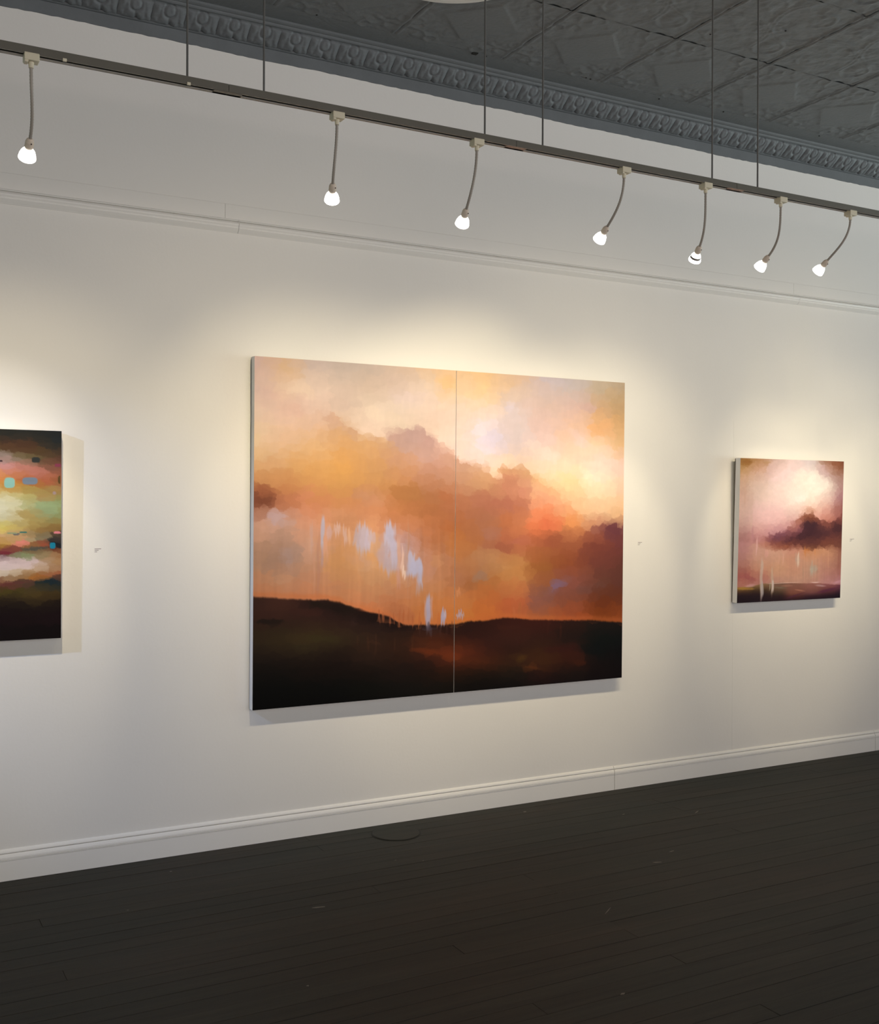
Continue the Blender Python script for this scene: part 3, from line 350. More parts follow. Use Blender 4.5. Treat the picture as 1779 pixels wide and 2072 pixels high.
   ('e',0.751,0.523,0.054,0.014,8,210,190,182,0.5,0.5), ('e',0.671,0.554,0.09,0.01,-3,218,205,180,0.6,0.5), ('e',0.715,0.583,0.072,0.005,-6,180,120,50,0.8,0.4), 
   ('e',0.792,0.573,0.045,0.007,-8,175,85,60,0.7,0.4), ('e',0.774,0.601,0.054,0.015,0,28,44,50,0.85,0.4), ('e',0.662,0.603,0.068,0.006,-6,120,45,60,0.85,0.4), 
   ('e',0.631,0.483,0.043,0.006,0,120,40,55,0.7,0.5), ('e',0.618,0.494,0.021,0.006,0,50,28,35,0.9,0.4), ('e',0.689,0.491,0.034,0.007,-8,140,165,110,0.7,0.5), 
   ('e',0.702,0.423,0.068,0.012,10,215,165,120,0.5,0.5), ('e',0.737,0.433,0.036,0.007,8,110,150,130,0.8,0.4), ('e',0.682,0.441,0.019,0.006,0,235,140,130,0.9,0.4), 
   ('e',0.711,0.432,0.012,0.005,0,95,150,125,0.8,0.4), ('e',0.76,0.452,0.027,0.006,0,170,80,60,0.6,0.5), ('e',0.737,0.47,0.043,0.006,-3,70,82,78,0.7,0.5), 
   ('e',0.614,0.39,0.023,0.012,0,228,215,88,0.9,0.4), ('e',0.618,0.454,0.026,0.01,0,200,175,60,0.8,0.4), ('e',0.631,0.413,0.034,0.009,0,225,190,150,0.5,0.5), 
   ('e',0.631,0.474,0.026,0.005,-5,130,60,70,0.7,0.5), ('e',0.796,0.438,0.027,0.019,0,34,38,40,0.9,0.35), ('e',0.819,0.453,0.022,0.021,0,28,36,40,0.9,0.35), 
   ('e',0.782,0.421,0.018,0.009,-10,130,130,120,0.7,0.4), ('e',0.796,0.471,0.036,0.006,0,110,55,38,0.7,0.5), ('e',0.783,0.642,0.063,0.016,5,84,68,34,0.6,0.5), 
   ('e',0.658,0.638,0.068,0.01,6,74,66,26,0.7,0.5), ('q',0.639,0.209,0.0189,0.0199,140,190,175,1), ('q',0.715,0.201,0.0281,0.0142,115,130,145,1), 
   ('q',0.737,0.118,0.0153,0.0105,48,52,50,1), ('q',0.607,0.125,0.006,0.0036,52,36,40,1), ('q',0.826,0.194,0.0045,0.0161,88,70,38,1), ('q',0.801,0.457,0.0108,0.0119,30,130,155,1), 
   ('q',0.818,0.406,0.0133,0.0047,225,135,140,1), ('q',0.665,0.41,0.0128,0.0045,115,110,105,1), ('q',0.691,0.404,0.0136,0.0033,60,115,105,1), 
   ('q',0.82,0.137,0.0117,0.0066,130,60,80,1), ('q',0.649,0.407,0.018,0.0028,150,160,120,1), ('q',0.807,0.248,0.0063,0.0067,165,145,140,1), 
   ('q',0.553,0.186,0.0225,0.0171,140,190,175,1), ('q',0.464,0.21,0.0297,0.0135,200,110,90,1), ('q',0.494,0.435,0.0255,0.0076,60,120,110,1), 
   ('q',0.427,0.402,0.0196,0.009,228,215,88,1), ('q',0.344,0.447,0.016,0.0117,30,130,155,1), ('q',0.368,0.166,0.024,0.0117,115,130,145,1), 
   ('q',0.263,0.249,0.024,0.018,190,150,70,1), ('q',0.231,0.427,0.028,0.0081,235,140,130,1), ],
}

# ------------------------------------------------------------------ helpers
def tag(o, label=None, cat=None, group=None, kind=None):
    if label: o['label'] = label
    if cat: o['category'] = cat
    if group: o['group'] = group
    if kind: o['kind'] = kind
    return o


def link(name, me, parent=None, loc=None):
    o = bpy.data.objects.new(name, me)
    COL.objects.link(o)
    if parent: o.parent = parent
    if loc is not None: o.location = loc
    return o


def empty(name, loc=(0, 0, 0)):
    o = bpy.data.objects.new(name, None)
    o.empty_display_size = 0.1
    o.location = loc
    COL.objects.link(o)
    return o


def box(bm, x0, x1, y0, y1, z0, z1, bev=0.0):
    r = bmesh.ops.create_cube(bm, size=1.0)
    vs = r['verts']
    for v in vs:
        v.co = Vector(((x0 + x1) / 2 + v.co.x * (x1 - x0), (y0 + y1) / 2 + v.co.y * (y1 - y0), (z0 + z1) / 2 + v.co.z * (z1 - z0)))
    if bev > 0:
        es = list({e for v in vs for e in v.link_edges})
        bmesh.ops.bevel(bm, geom=es, offset=bev, segments=2, affect='EDGES', profile=0.5)


def finish(bm, name, mat, parent=None, smooth=False, loc=None):
    me = bpy.data.meshes.new(name)
    bmesh.ops.recalc_face_normals(bm, faces=bm.faces[:])
    bm.to_mesh(me)
    bm.free()
    if smooth:
        for p in me.polygons: p.use_smooth = True
    me.materials.append(mat)
    return link(name, me, parent, loc)


def boxobj(name, mat, dims, parent=None, bev=0.0):
    bm = bmesh.new()
    box(bm, *dims, bev)
    return finish(bm, name, mat, parent)


def extrude(name, mat, prof, x0, x1, parent=None, caps=True, smooth=False):
    """prof: closed list of (y, z), swept along x."""
    n = len(prof)
    vs = [(x0, y, z) for y, z in prof] + [(x1, y, z) for y, z in prof]
    fs = [(i, (i + 1) % n, n + (i + 1) % n, n + i) for i in range(n)]
    if caps: fs += [tuple(range(n)), tuple(range(2 * n - 1, n - 1, -1))]
    me = bpy.data.meshes.new(name)
    me.from_pydata(vs, [], fs)
    me.materials.append(mat)
    bm = bmesh.new(); bm.from_mesh(me); bmesh.ops.recalc_face_normals(bm, faces=bm.faces[:]); bm.to_mesh(me); bm.free()
    if smooth:
        for p in me.polygons: p.use_smooth = True
    return link(name, me, parent)


def tube(bm, pts, rad, seg=12, cap=True):
    """tube along pts; rad is a number or one per point."""
    pts = [Vector(p) for p in pts]
    n = len(pts)
    if not hasattr(rad, '__len__'): rad = [rad] * n
    T0 = (pts[1] - pts[0]).normalized()
    N = T0.orthogonal().normalized()
    rings = []
    for i, p in enumerate(pts):
        T = (pts[min(i + 1, n - 1)] - pts[max(i - 1, 0)]).normalized()
        N = (N - T * N.dot(T)).normalized()
        B = T.cross(N)
        rings.append([bm.verts.new(p + (N * math.cos(a) + B * math.sin(a)) * rad[i]) for a in [2 * math.pi * k / seg for k in range(seg)]])
    for a, b in zip(rings, rings[1:]):
        for k in range(seg):
            bm.faces.new((a[k], a[(k + 1) % seg], b[(k + 1) % seg], b[k]))
    if cap:
        bm.faces.new(rings[0][::-1]); bm.faces.new(rings[-1])


def lathe(bm, prof, org, axis, seg=28):
    """prof: (distance along axis, radius)."""
    axis = Vector(axis).normalized()
    N = axis.orthogonal().normalized(); B = axis.cross(N); org = Vector(org)
    rings = []
    for t, r in prof:
        rings.append([bm.verts.new(org + axis * t + (N * math.cos(a) + B * math.sin(a)) * max(r, 1e-4)) for a in [2 * math.pi * k / seg for k in range(seg)]])
    for a, b in zip(rings, rings[1:]):
        for k in range(seg):
            bm.faces.new((a[k], a[(k + 1) % seg], b[(k + 1) % seg], b[k]))
    bm.faces.new(rings[0][::-1]); bm.faces.new(rings[-1])


# ------------------------------------------------------------------ materials
def mat(name, col, rough=0.6, spec=0.3, metal=0.0, noise=0.0, nscale=8.0, bump=0.0, bscale=120.0, stretch=(1, 1, 1), col2=None, bdist=0.002):
    m = bpy.data.materials.new(name)
    m.use_nodes = True
    nt = m.node_tree; N = nt.nodes; L = nt.links
    b = N['Principled BSDF']
    b.inputs['Roughness'].default_value = rough
    b.inputs['Specular IOR Level'].default_value = spec
    b.inputs['Metallic'].default_value = metal
    b.inputs['Base Color'].default_value = (*col, 1)
    tc = N.new('ShaderNodeTexCoord'); mp = N.new('ShaderNodeMapping')
    mp.inputs['Scale'].default_value = stretch
    geo = N.new('ShaderNodeNewGeometry')
    L.new(geo.outputs['Position'], mp.inputs['Vector'])
    if noise > 0 or col2:
        n = N.new('ShaderNodeTexNoise'); n.inputs['Scale'].default_value = nscale; n.inputs['Detail'].default_value = 6
        n.inputs['Roughness'].default_value = 0.6
        L.new(mp.outputs[0], n.inputs['Vector'])
        r = N.new('ShaderNodeValToRGB')
        c2 = col2 or tuple(c * (1 - noise) for c in col)
        r.color_ramp.elements[0].position = 0.33; r.color_ramp.elements[0].color = (*c2, 1)
        r.color_ramp.elements[1].position = 0.67; r.color_ramp.elements[1].color = (*col, 1)
        L.new(n.outputs['Fac'], r.inputs[0]); L.new(r.outputs[0], b.inputs['Base Color'])
    if bump > 0:
        n2 = N.new('ShaderNodeTexNoise'); n2.inputs['Scale'].default_value = bscale; n2.inputs['Detail'].default_value = 4
        L.new(mp.outputs[0], n2.inputs['Vector'])
        bp = N.new('ShaderNodeBump'); bp.inputs['Strength'].default_value = bump; bp.inputs['Distance'].default_value = bdist
        L.new(n2.outputs['Fac'], bp.inputs['Height']); L.new(bp.outputs[0], b.inputs['Normal'])
    return m


WALLC = (0.80, 0.785, 0.755)
M_wall = mat('wall_paint', WALLC, 0.75, 0.2, noise=0.025, nscale=1.3, bump=0.25, bscale=70, bdist=0.0015)
M_trim = mat('trim_paint', (0.83, 0.82, 0.795), 0.38, 0.4, noise=0.02, nscale=3, bump=0.12, bscale=40, bdist=0.001)
M_tin = mat('grey_ceiling_paint', (0.122, 0.136, 0.143), 0.42, 0.4, noise=0.10, nscale=5, bump=0.5, bscale=55, bdist=0.004)
M_cornice = mat('grey_cornice_paint', (0.158, 0.173, 0.184), 0.6, 0.25, noise=0.12, nscale=9, bump=0.25, bscale=90, bdist=0.002)
M_track = mat('track_metal', (0.105, 0.100, 0.080), 0.45, 0.5, noise=0.08, nscale=20)
M_slot = mat('track_slot_black', (0.012, 0.012, 0.010), 0.6, 0.2)
M_lip = mat('track_lip', (0.30, 0.29, 0.265), 0.5, 0.4)
M_rod = mat('rod_metal', (0.10, 0.10, 0.095), 0.5, 0.5)
M_cream = mat('cream_plastic', (0.62, 0.58, 0.44), 0.45, 0.4)
M_neck = mat('flexible_neck', (0.34, 0.31, 0.27), 0.5, 0.4)
M_ceramic = mat('ceramic_socket', (0.66, 0.57, 0.47), 0.5, 0.3)
M_hole = mat('screw_hole', (0.03, 0.02, 0.02), 0.7, 0.1)
M_pink = mat('coupler_sleeve', (0.36, 0.25, 0.20), 0.6, 0.3)
M_canvas = mat('primed_canvas_edge', (0.80, 0.79, 0.80), 0.7, 0.2, bump=0.3, bscale=400, bdist=0.0005)
M_back = mat('shade_dark_stretcher', (0.09, 0.07, 0.05), 0.7, 0.2, noise=0.2, nscale=10)  # wood darkened to paint in the shade of the gap behind the canvas
M_card = mat('label_card', (0.78, 0.765, 0.74), 0.5, 0.3)
M_ink = mat('label_print', (0.30, 0.27, 0.26), 0.6, 0.2)
M_med = mat('white_ceiling_plaster', (0.75, 0.74, 0.70), 0.6, 0.3)
M_seam = mat('dark_crack', (0.10, 0.085, 0.07), 0.9, 0.1)
M_fleck = mat('paint_fleck', (0.17, 0.155, 0.13), 0.7, 0.2)
M_frame = mat('window_frame_paint', (0.25, 0.26, 0.27), 0.5, 0.4)


def floor_mat():
    m = bpy.data.materials.new('dark_stained_boards'); m.use_nodes = True
    nt = m.node_tree; N = nt.nodes; L = nt.links; b = N['Principled BSDF']
    geo = N.new('ShaderNodeNewGeometry')
    oi = N.new('ShaderNodeObjectInfo')
    mp = N.new('ShaderNodeMapping'); mp.inputs['Scale'].default_value = (1.2, 16, 1)
    L.new(geo.outputs['Position'], mp.inputs['Vector'])
    n = N.new('ShaderNodeTexNoise'); n.inputs['Scale'].default_value = 1.6; n.inputs['Detail'].default_value = 8; n.inputs['Roughness'].default_value = 0.65
    L.new(mp.outputs[0], n.inputs['Vector'])
    r = N.new('ShaderNodeValToRGB')
    r.color_ramp.elements[0].position = 0.3; r.color_ramp.elements[0].color = (0.0165, 0.0175, 0.0145, 1)
    r.color_ramp.elements[1].position = 0.72; r.color_ramp.elements[1].color = (0.0335, 0.0300, 0.0238, 1)
    L.new(n.outputs['Fac'], r.inputs[0])
    # broad olive / brown patches of worn stain
    n3 = N.new('ShaderNodeTexNoise'); n3.inputs['Scale'].default_value = 1.1; n3.inputs['Detail'].default_value = 5
    mp3 = N.new('ShaderNodeMapping'); mp3.inputs['Scale'].default_value = (1, 2.2, 1)
    L.new(geo.outputs['Position'], mp3.inputs['Vector']); L.new(mp3.outputs[0], n3.inputs['Vector'])
    r3 = N.new('ShaderNodeValToRGB')
    r3.color_ramp.elements[0].position = 0.4; r3.color_ramp.elements[0].color = (0.92, 1.0, 0.95, 1)
    r3.color_ramp.elements[1].position = 0.65; r3.color_ramp.elements[1].color = (1.14, 1.02, 0.93, 1)
    L.new(n3.outputs['Fac'], r3.inputs[0])
    mx = N.new('ShaderNodeMix'); mx.data_type = 'RGBA'; mx.blend_type = 'MULTIPLY'; mx.inputs[0].default_value = 1.0
    L.new(r.outputs[0], mx.inputs[6]); L.new(r3.outputs[0], mx.inputs[7])
    # board to board difference
    mr = N.new('ShaderNodeMapRange'); mr.inputs[3].default_value = 0.88; mr.inputs[4].default_value = 1.12
    L.new(oi.outputs['Random'], mr.inputs[0])
    mx2 = N.new('ShaderNodeVectorMath'); mx2.operation = 'SCALE'
    L.new(mx.outputs[2], mx2.inputs[0]); L.new(mr.outputs[0], mx2.inputs[3])
    L.new(mx2.outputs[0], b.inputs['Base Color'])
    b.inputs['Roughness'].default_value = 0.62
    b.inputs['Specular IOR Level'].default_value = 0.25
    bp = N.new('ShaderNodeBump'); bp.inputs['Strength'].default_value = 0.35; bp.inputs['Distance'].default_value = 0.002
    L.new(n.outputs['Fac'], bp.inputs['Height']); L.new(bp.outputs[0], b.inputs['Normal'])
    return m


M_floor = floor_mat()


def glow(name, col, s):
    m = bpy.data.materials.new(name); m.use_nodes = True
    b = m.node_tree.nodes['Principled BSDF']
    b.inputs['Base Color'].default_value = (0.9, 0.9, 0.9, 1)
    b.inputs['Emission Color'].default_value = (*col, 1)
    b.inputs['Emission Strength'].default_value = s
    return m


M_lit = glow('lit_halogen_glass', (1.0, 0.96, 0.88), 5.0)
M_dim = mat('clear_bulb_band', (0.20, 0.18, 0.16), 0.2, 0.6)


def pane_mat():
    m = bpy.data.materials.new('window_glass'); m.use_nodes = True
    nt = m.node_tree; N = nt.nodes; N.remove(N['Principled BSDF'])
    t = N.new('ShaderNodeBsdfTransparent'); g = N.new('ShaderNodeBsdfGlossy'); g.inputs['Roughness'].default_value = 0.02
    mx = N.new('ShaderNodeMixShader'); mx.inputs[0].default_value = 0.06
    nt.links.new(t.outputs[0], mx.inputs[1]); nt.links.new(g.outputs[0], mx.inputs[2])
    nt.links.new(mx.outputs[0], N['Material Output'].inputs[0])
    return m


M_glass = pane_mat()


def paint_mat():
    m = bpy.data.materials.new('oil_paint_on_canvas'); m.use_nodes = True
    nt = m.node_tree; N = nt.nodes; L = nt.links; b = N['Principled BSDF']
    a = N.new('ShaderNodeAttribute'); a.attribute_name = 'paint'
    L.new(a.outputs['Color'], b.inputs['Base Color'])
    b.inputs['Roughness'].default_value = 0.6
    b.inputs['Specular IOR Level'].default_value = 0.06
    geo = N.new('ShaderNodeNewGeometry')
    n = N.new('ShaderNodeTexNoise'); n.inputs['Scale'].default_value = 260; n.inputs['Detail'].default_value = 3
    L.new(geo.outputs['Position'], n.inputs['Vector'])
    bp = N.new('ShaderNodeBump'); bp.inputs['Strength'].default_value = 0.15; bp.inputs['Distance'].default_value = 0.0006
    L.new(n.outputs['Fac'], bp.inputs['Height']); L.new(bp.outputs[0], b.inputs['Normal'])
    return m


M_paint = paint_mat()

# ------------------------------------------------------------------ room shell
RAIL0, RAIL1, BAND1 = 2.677, 2.728, 2.800         # picture rail bottom / top, flat board top
wall = boxobj('wall_back', M_wall, (XL, XR, 0.006, 0.20, -0.05, ZC + 0.1))
tag(wall, 'long off-white gallery wall', None, None, 'structure')
# sheets of wallboard below the picture rail; the joints between them show as fine vertical lines
edges = [XL, -2.94, 4.380, 6.82, 9.26, XR]
for a, b in zip(edges, edges[1:]):
    boxobj('wall_panel', M_wall, (a + 0.0003, b - 0.0003, 0.0, 0.008, 0.0, 1.98), wall)
boxobj('wall_panel', M_wall, (XL, XR, 0.0, 0.008, 1.98, ZC), wall)


def pierced(name, axis, at, lo, hi, holes, thick):
    """end wall with window openings: axis 'x' wall lies at x=at and runs in y; holes (a0, a1, z0, z1)."""
    bm = bmesh.new()
    t0, t1 = (at, at + thick) if thick > 0 else (at + thick, at)
    def b(a0, a1, z0, z1):
        if axis == 'x': box(bm, t0, t1, a0, a1, z0, z1)
        else: box(bm, a0, a1, t0, t1, z0, z1)
    cur = lo
    for (a0, a1, z0, z1) in holes:
        b(cur, a0, -0.05, ZC + 0.1); b(a0, a1, -0.05, z0); b(a0, a1, z1, ZC + 0.1); cur = a1
    b(cur, hi, -0.05, ZC + 0.1)
    return tag(finish(bm, name, M_wall), None, None, None, 'structure')


def shop_window(name, axis, at, a0, a1, z0, z1, n):
    bmf = bmesh.new()
    def b(bm, p, q, r, s, d):
        if axis == 'x': box(bm, at - d, at + d, p, q, r, s)
        else: box(bm, p, q, at - d, at + d, r, s)
    fw = 0.05
    b(bmf, a0, a1, z0, z0 + fw, 0.04); b(bmf, a0, a1, z1 - fw, z1, 0.04)
    for i in range(n + 1):
        c = a0 + (a1 - a0) * i / n
        c = min(max(c, a0 + fw / 2), a1 - fw / 2)
        b(bmf, c - fw / 2, c + fw / 2, z0 + fw, z1 - fw, 0.04)
    o = finish(bmf, name, M_frame); tag(o, None, None, None, 'structure')
    for i in range(n):
        p = a0 + (a1 - a0) * i / n + fw; q = a0 + (a1 - a0) * (i + 1) / n - fw
        bm = bmesh.new(); b(bm, p, q, z0 + fw, z1 - fw, 0.004)
        finish(bm, 'pane', M_glass, o)
    return o


pierced('wall_left', 'x', XL, YF, 0.0, [(-6.8, -3.2, 0.5, 3.0)], -0.15)
pierced('wall_right', 'x', XR, YF, 0.0, [(-6.8, -1.2, 0.5, 3.3)], 0.15)
pierced('wall_front', 'y', YF, XL - 0.15, XR + 0.15, [(-1.5, 7.5, 0.6, 3.2)], -0.15)
shop_window('window_1', 'x', XL - 0.08, -6.8, -3.2, 0.5, 3.0, 2)
shop_window('window_2', 'x', XR + 0.08, -6.8, -1.2, 0.5, 3.3, 3)
shop_window('window_3', 'y', YF - 0.08, -1.5, 7.5, 0.6, 3.2, 4)

# ---- floor: sub-floor slab, individual boards where the photograph shows them
floor = boxobj('floor', M_floor, (XL, XR, YF, 0.2, -0.12, -0.021))
tag(floor, 'dark stained narrow board floor', None, None, 'structure')
PW = 0.0815
rng = random.Random(11)
meshes = {}
nrow = 46
for r in range(nrow):
    y1 = -0.003 - r * PW; y0 = y1 - PW
    x = XL
    while x < XR - 0.01:
        ln = rng.choice((3.0, 3.6, 4.2, 4.8)) if x > XL else rng.choice((1.2, 1.8, 2.4, 3.0, 3.6))
        ln = round(min(ln, XR - x), 2)
        if XR - x - ln < 1.0: ln = round(XR - x, 2)
        gap = rng.choice((0.0006, 0.0008, 0.0010, 0.0016, 0.0022))
        key = (ln, gap)
        if key not in meshes:
            bm = bmesh.new(); box(bm, 0.0005, ln - 0.0005, -PW + gap, 0.0, -0.02, 0.0, 0.0009)
            me = bpy.data.meshes.new('plank'); bm.to_mesh(me); bm.free(); me.materials.append(M_floor); meshes[key] = me
        link('plank', meshes[key], floor, (x, y1, rng.uniform(-0.0009, 0.0004)))
        x += ln
FY = -0.003 - nrow * PW
bm = bmesh.new()
yy = FY
while yy > YF + 0.005:
    y0 = max(yy - PW, YF); box(bm, XL, XR, y0 + 0.001, yy, -0.02, 0.0); yy -= PW
o = finish(bm, 'far_boards', M_floor, floor); o['kind'] = 'stuff'
# worn spots: splinter gouge and small light scuffs on the boards
def sliver(name, m, x, y, ln, wd, ang, parent=floor, z=0.0006):
    bm = bmesh.new(); n = 7
    top = []; bot = []
    for i in range(n):
        t = i / (n - 1); hw = wd / 2 * math.sin(math.pi * (0.06 + 0.88 * t)) * (0.7 + 0.6 * rng.random())
        top.append(((t - .5) * ln, hw)); bot.append(((t - .5) * ln, -hw))
    c, s = math.cos(ang), math.sin(ang)
    ring = top + bot[::-1]
    vs = [bm.verts.new((x + a * c - b * s, y + a * s + b * c, z)) for a, b in ring]
    vb = [bm.verts.new((v.co.x, v.co.y, z - 0.0014)) for v in vs]
    bm.faces.new(vs); bm.faces.new(vb[::-1]); k = len(vs)
    for i in range(k): bm.faces.new((vs[i], vs[(i + 1) % k], vb[(i + 1) % k], vb[i]))
    return finish(bm, name, m, parent)
sliver('gouge', M_slot, 3.09, -1.888, 0.30, 0.012, 0.02)
for x, y, ln, wd, a in [(3.644, -0.534, 0.055, 0.006, -2.6), (2.079, -1.954, 0.020, 0.008, 0.2), (2.46, -1.38, 0.075, 0.003, -2.5), (2.978, -1.036, 0.04, 0.012, -0.3),
                        (2.02, -0.50, 0.008, 0.006, 0), (2.12, -0.56, 0.008, 0.006, 0), (3.13, -0.95, 0.03, 0.006, 0.1), (3.3, -0.40, 0.02, 0.006, 0.3), (1.15, -0.20, 0.010, 0.007, 0), (0.9, -0.55, 0.008, 0.006, 0),
                        (1.25, -1.45, 0.008, 0.006, 0), (2.9, -0.14, 0.02, 0.014, 0.5), (1.53, -0.85, 0.05, 0.01, -0.2)]:
    sliver('scuff', M_fleck, x, y, ln, wd, a)

# round cover let into the boards near the baseboard
cov = empty('floor_cover', (2.187, -0.165, 0.0))
tag(cov, 'round dark cover plate set in the floorboards near the baseboard', 'floor cover')
bm = bmesh.new(); lathe(bm, [(0, 0.108), (0.0028, 0.108), (0.0038, 0.104), (0.0038, 0.0)], (0, 0, 0.0), (0, 0, 1), 48)
finish(bm, 'plate', M_floor, cov)
bm = bmesh.new()
for k in range(48):
    a0, a1 = 2 * math.pi * k / 48, 2 * math.pi * (k + 1) / 48
    q = []
    for a in (a0, a1):
        for rr in (0.1085, 0.1145): q.append((rr * math.cos(a), rr * math.sin(a)))
    t = [bm.verts.new((p[0], p[1], 0.0012)) for p in (q[0], q[1], q[3], q[2])]
    b_ = [bm.verts.new((v.co.x, v.co.y, 0.0001)) for v in t]
    bm.faces.new(t); bm.faces.new(b_[::-1])
    for i in range(4): bm.faces.new((t[i], t[(i + 1) % 4], b_[(i + 1) % 4], b_[i]))
bmesh.ops.remove_doubles(bm, verts=bm.verts[:], dist=1e-5)
tag(finish(bm, 'joint_ring', M_slot, cov), 'dark joint around the plate')

# ---- ceiling: slab and pressed-metal panels in 0.564 m squares
ceil = boxobj('ceiling', M_tin, (XL, XR, YF, 0.0, ZC + 0.006, ZC + 0.12))
tag(ceil, 'dark grey painted pressed metal ceiling', None, None, 'structure')
PS = 0.5635


def sst(a, b, x):
    t = np.clip((x - a) / (b - a), 0, 1); return t * t * (3 - 2 * t)


def hash2(i, j, seed):
    h = np.sin(i * 127.1 + j * 311.7 + seed * 74.7) * 43758.5453
    return h - np.floor(h)


def vnoise(x, y, seed=0):
    xi, yi = np.floor(x), np.floor(y); xf, yf = x - xi, y - yi
    u, v = xf * xf * (3 - 2 * xf), yf * yf * (3 - 2 * yf)
    return ((hash2(xi, yi, seed) * (1 - u) + hash2(xi + 1, yi, seed) * u) * (1 - v) + (hash2(xi, yi + 1, seed) * (1 - u) + hash2(xi + 1, yi + 1, seed) * u) * v) * 2 - 1


def fbm(x, y, seed=0, o=4):
    s, a, t = 0, 1.0, 0
    for k in range(o):
        s = s + a * vnoise(x * 2 ** k + 17 * k, y * 2 ** k - 9 * k, seed + k); t += a; a *= 0.55
    return s / t


def panel_mesh(kind, n=84):
    h = PS / 2
    g = np.linspace(-h + 0.0008, h - 0.0008, n)
    X, Y = np.meshgrid(g, g)
    ridge = lambda d, wd: np.exp(-(d / wd) ** 2)
    Z = np.zeros_like(X)
    # folded bead along the two side seams
    for s in (-1, 1):
        e = np.abs(X - s * h)
        Z += 0.0055 * ridge(e - 0.012, 0.0055)
    ax, ay = np.abs(X), np.abs(Y)
    if kind == 'border':
        Dm = (ax + ay) / 1.0
        rot = np.maximum(np.abs(X + Y), np.abs(X - Y)) / math.sqrt(2)      # diamond = square turned 45 degrees
        half = 0.134
        inside = sst(half + 0.003, half - 0.003, rot)
        Z += 0.0045 * inside
        Z += 0.0035 * ridge(rot - half - 0.007, 0.004) * 0.4
        # leaf sprays in the four corners round the diamond
        lf = 0
        for sx in (-1, 1):
            for sy in (-1, 1):
                px, py = (X * sx - 0.19), (Y * sy - 0.19)
                rr = np.hypot(px, py); th = np.arctan2(py, px)
                lf = lf + np.maximum(0, np.cos(th * 5 + 0.5)) * ridge(rr - 0.045, 0.026) * 0.004
                lf = lf + ridge(rr, 0.014) * 0.004
                for (cx, cy, r_) in ((0.06, -0.07, 0.03), (-0.07, 0.06, 0.03)):
                    q = np.hypot(px - cx, py - cy); lf = lf + ridge(q - r_, 0.006) * 0.0028
        Z += lf * sst(half + 0.004, half + 0.02, rot)
        Z += 0.0038 * fbm(X * 24, Y * 24, 3, 4) * (1 - inside)
    else:
        Z += 0.0025 * (np.exp(-((np.abs(np.abs(Y) - h + 0.014)) / 0.006) ** 2))
        for sx in (-1, 1):
            for sy in (-1, 1):
                px, py = X - sx * 0.145, Y - sy * 0.15
                rr = np.hypot(px, py); th = np.arctan2(py * sy, px * sx)
                Z += 0.0040 * ridge(rr - (0.066 + 0.008 * th / math.pi), 0.009) * sst(-1.2, -0.4, th + 0.9 * sx) * sst(3.2, 2.2, th)
                Z += 0.0022 * sst(0.054, 0.034, rr) + 0.0016 * ridge(rr - 0.03, 0.012) * np.cos(3 * th)
                Z += 0.0015 * ridge(rr, 0.012)
        for off in (0.0, 0.02):
            d1 = Y - 0.055 * np.sin(X * 2 * math.pi / PS * 1.0) - off
            Z += 0.0030 * ridge(d1, 0.006) * sst(h, h - 0.05, ax)
            d2 = X - 0.055 * np.sin(Y * 2 * math.pi / PS) - off
            Z += 0.0030 * ridge(d2, 0.006) * sst(h, h - 0.05, ay)
        th = np.arctan2(Y, X); rr = np.hypot(X, Y)
        Z += 0.003 * ridge(rr - 0.05 - 0.012 * np.cos(6 * th), 0.010)
        Z += 0.0050 * fbm(X * 22, Y * 22, 5, 4)
    co = np.stack([X.ravel(), Y.ravel(), -Z.ravel()], 1)
    idx = np.arange(n * n).reshape(n, n)
    f = np.stack([idx[:-1, :-1], idx[1:, :-1], idx[1:, 1:], idx[:-1, 1:]], -1).reshape(-1, 4)
    me = bpy.data.meshes.new('ceiling_panel')
    me.from_pydata(co.tolist(), [], f.tolist())
    for p in me.polygons: p.use_smooth = True
    me.materials.append(M_tin)
    return me


Y1 = -0.258
mb, mf = panel_mesh('border'), panel_mesh('field')
cx0 = 2.118 + PS / 2
for j in range(0, 13):
    for i in range(-10, 12):
        cx = cx0 + i * PS; cy = Y1 - PS / 2 - j * PS
        if cx < -3.3 or cx > 9.0 or cy < -7.2: continue
        o = link('ceiling_panel', mb if j == 0 else mf, ceil, (cx, cy, ZC))
# plain filler strip between the first panels and the cornice
boxobj('filler_strip', M_tin, (XL, XR, Y1 + 0.001, -0.125, ZC, ZC + 0.006), ceil)
bm = bmesh.new()
for x, y in ((3.156, -0.266), (3.185, -0.262), (4.794, -0.228), (3.647, -0.223), (4.062, -0.247), (1.749, -0.26), (3.611, -1.115), (3.347, -0.929), (2.60, -0.245)):
    lathe(bm, [(0, 0.0045), (0.003, 0.0040), (0.004, 0.001)], (x, y, ZC), (0, 0, -1), 8)
o = finish(bm, 'nail_head', M_slot, ceil); o['kind'] = 'stuff'
bm = bmesh.new(); box(bm, 2.522, 2.548, -0.262, -0.24, ZC - 0.006, ZC, 0.001); finish(bm, 'clip', M_slot, ceil)

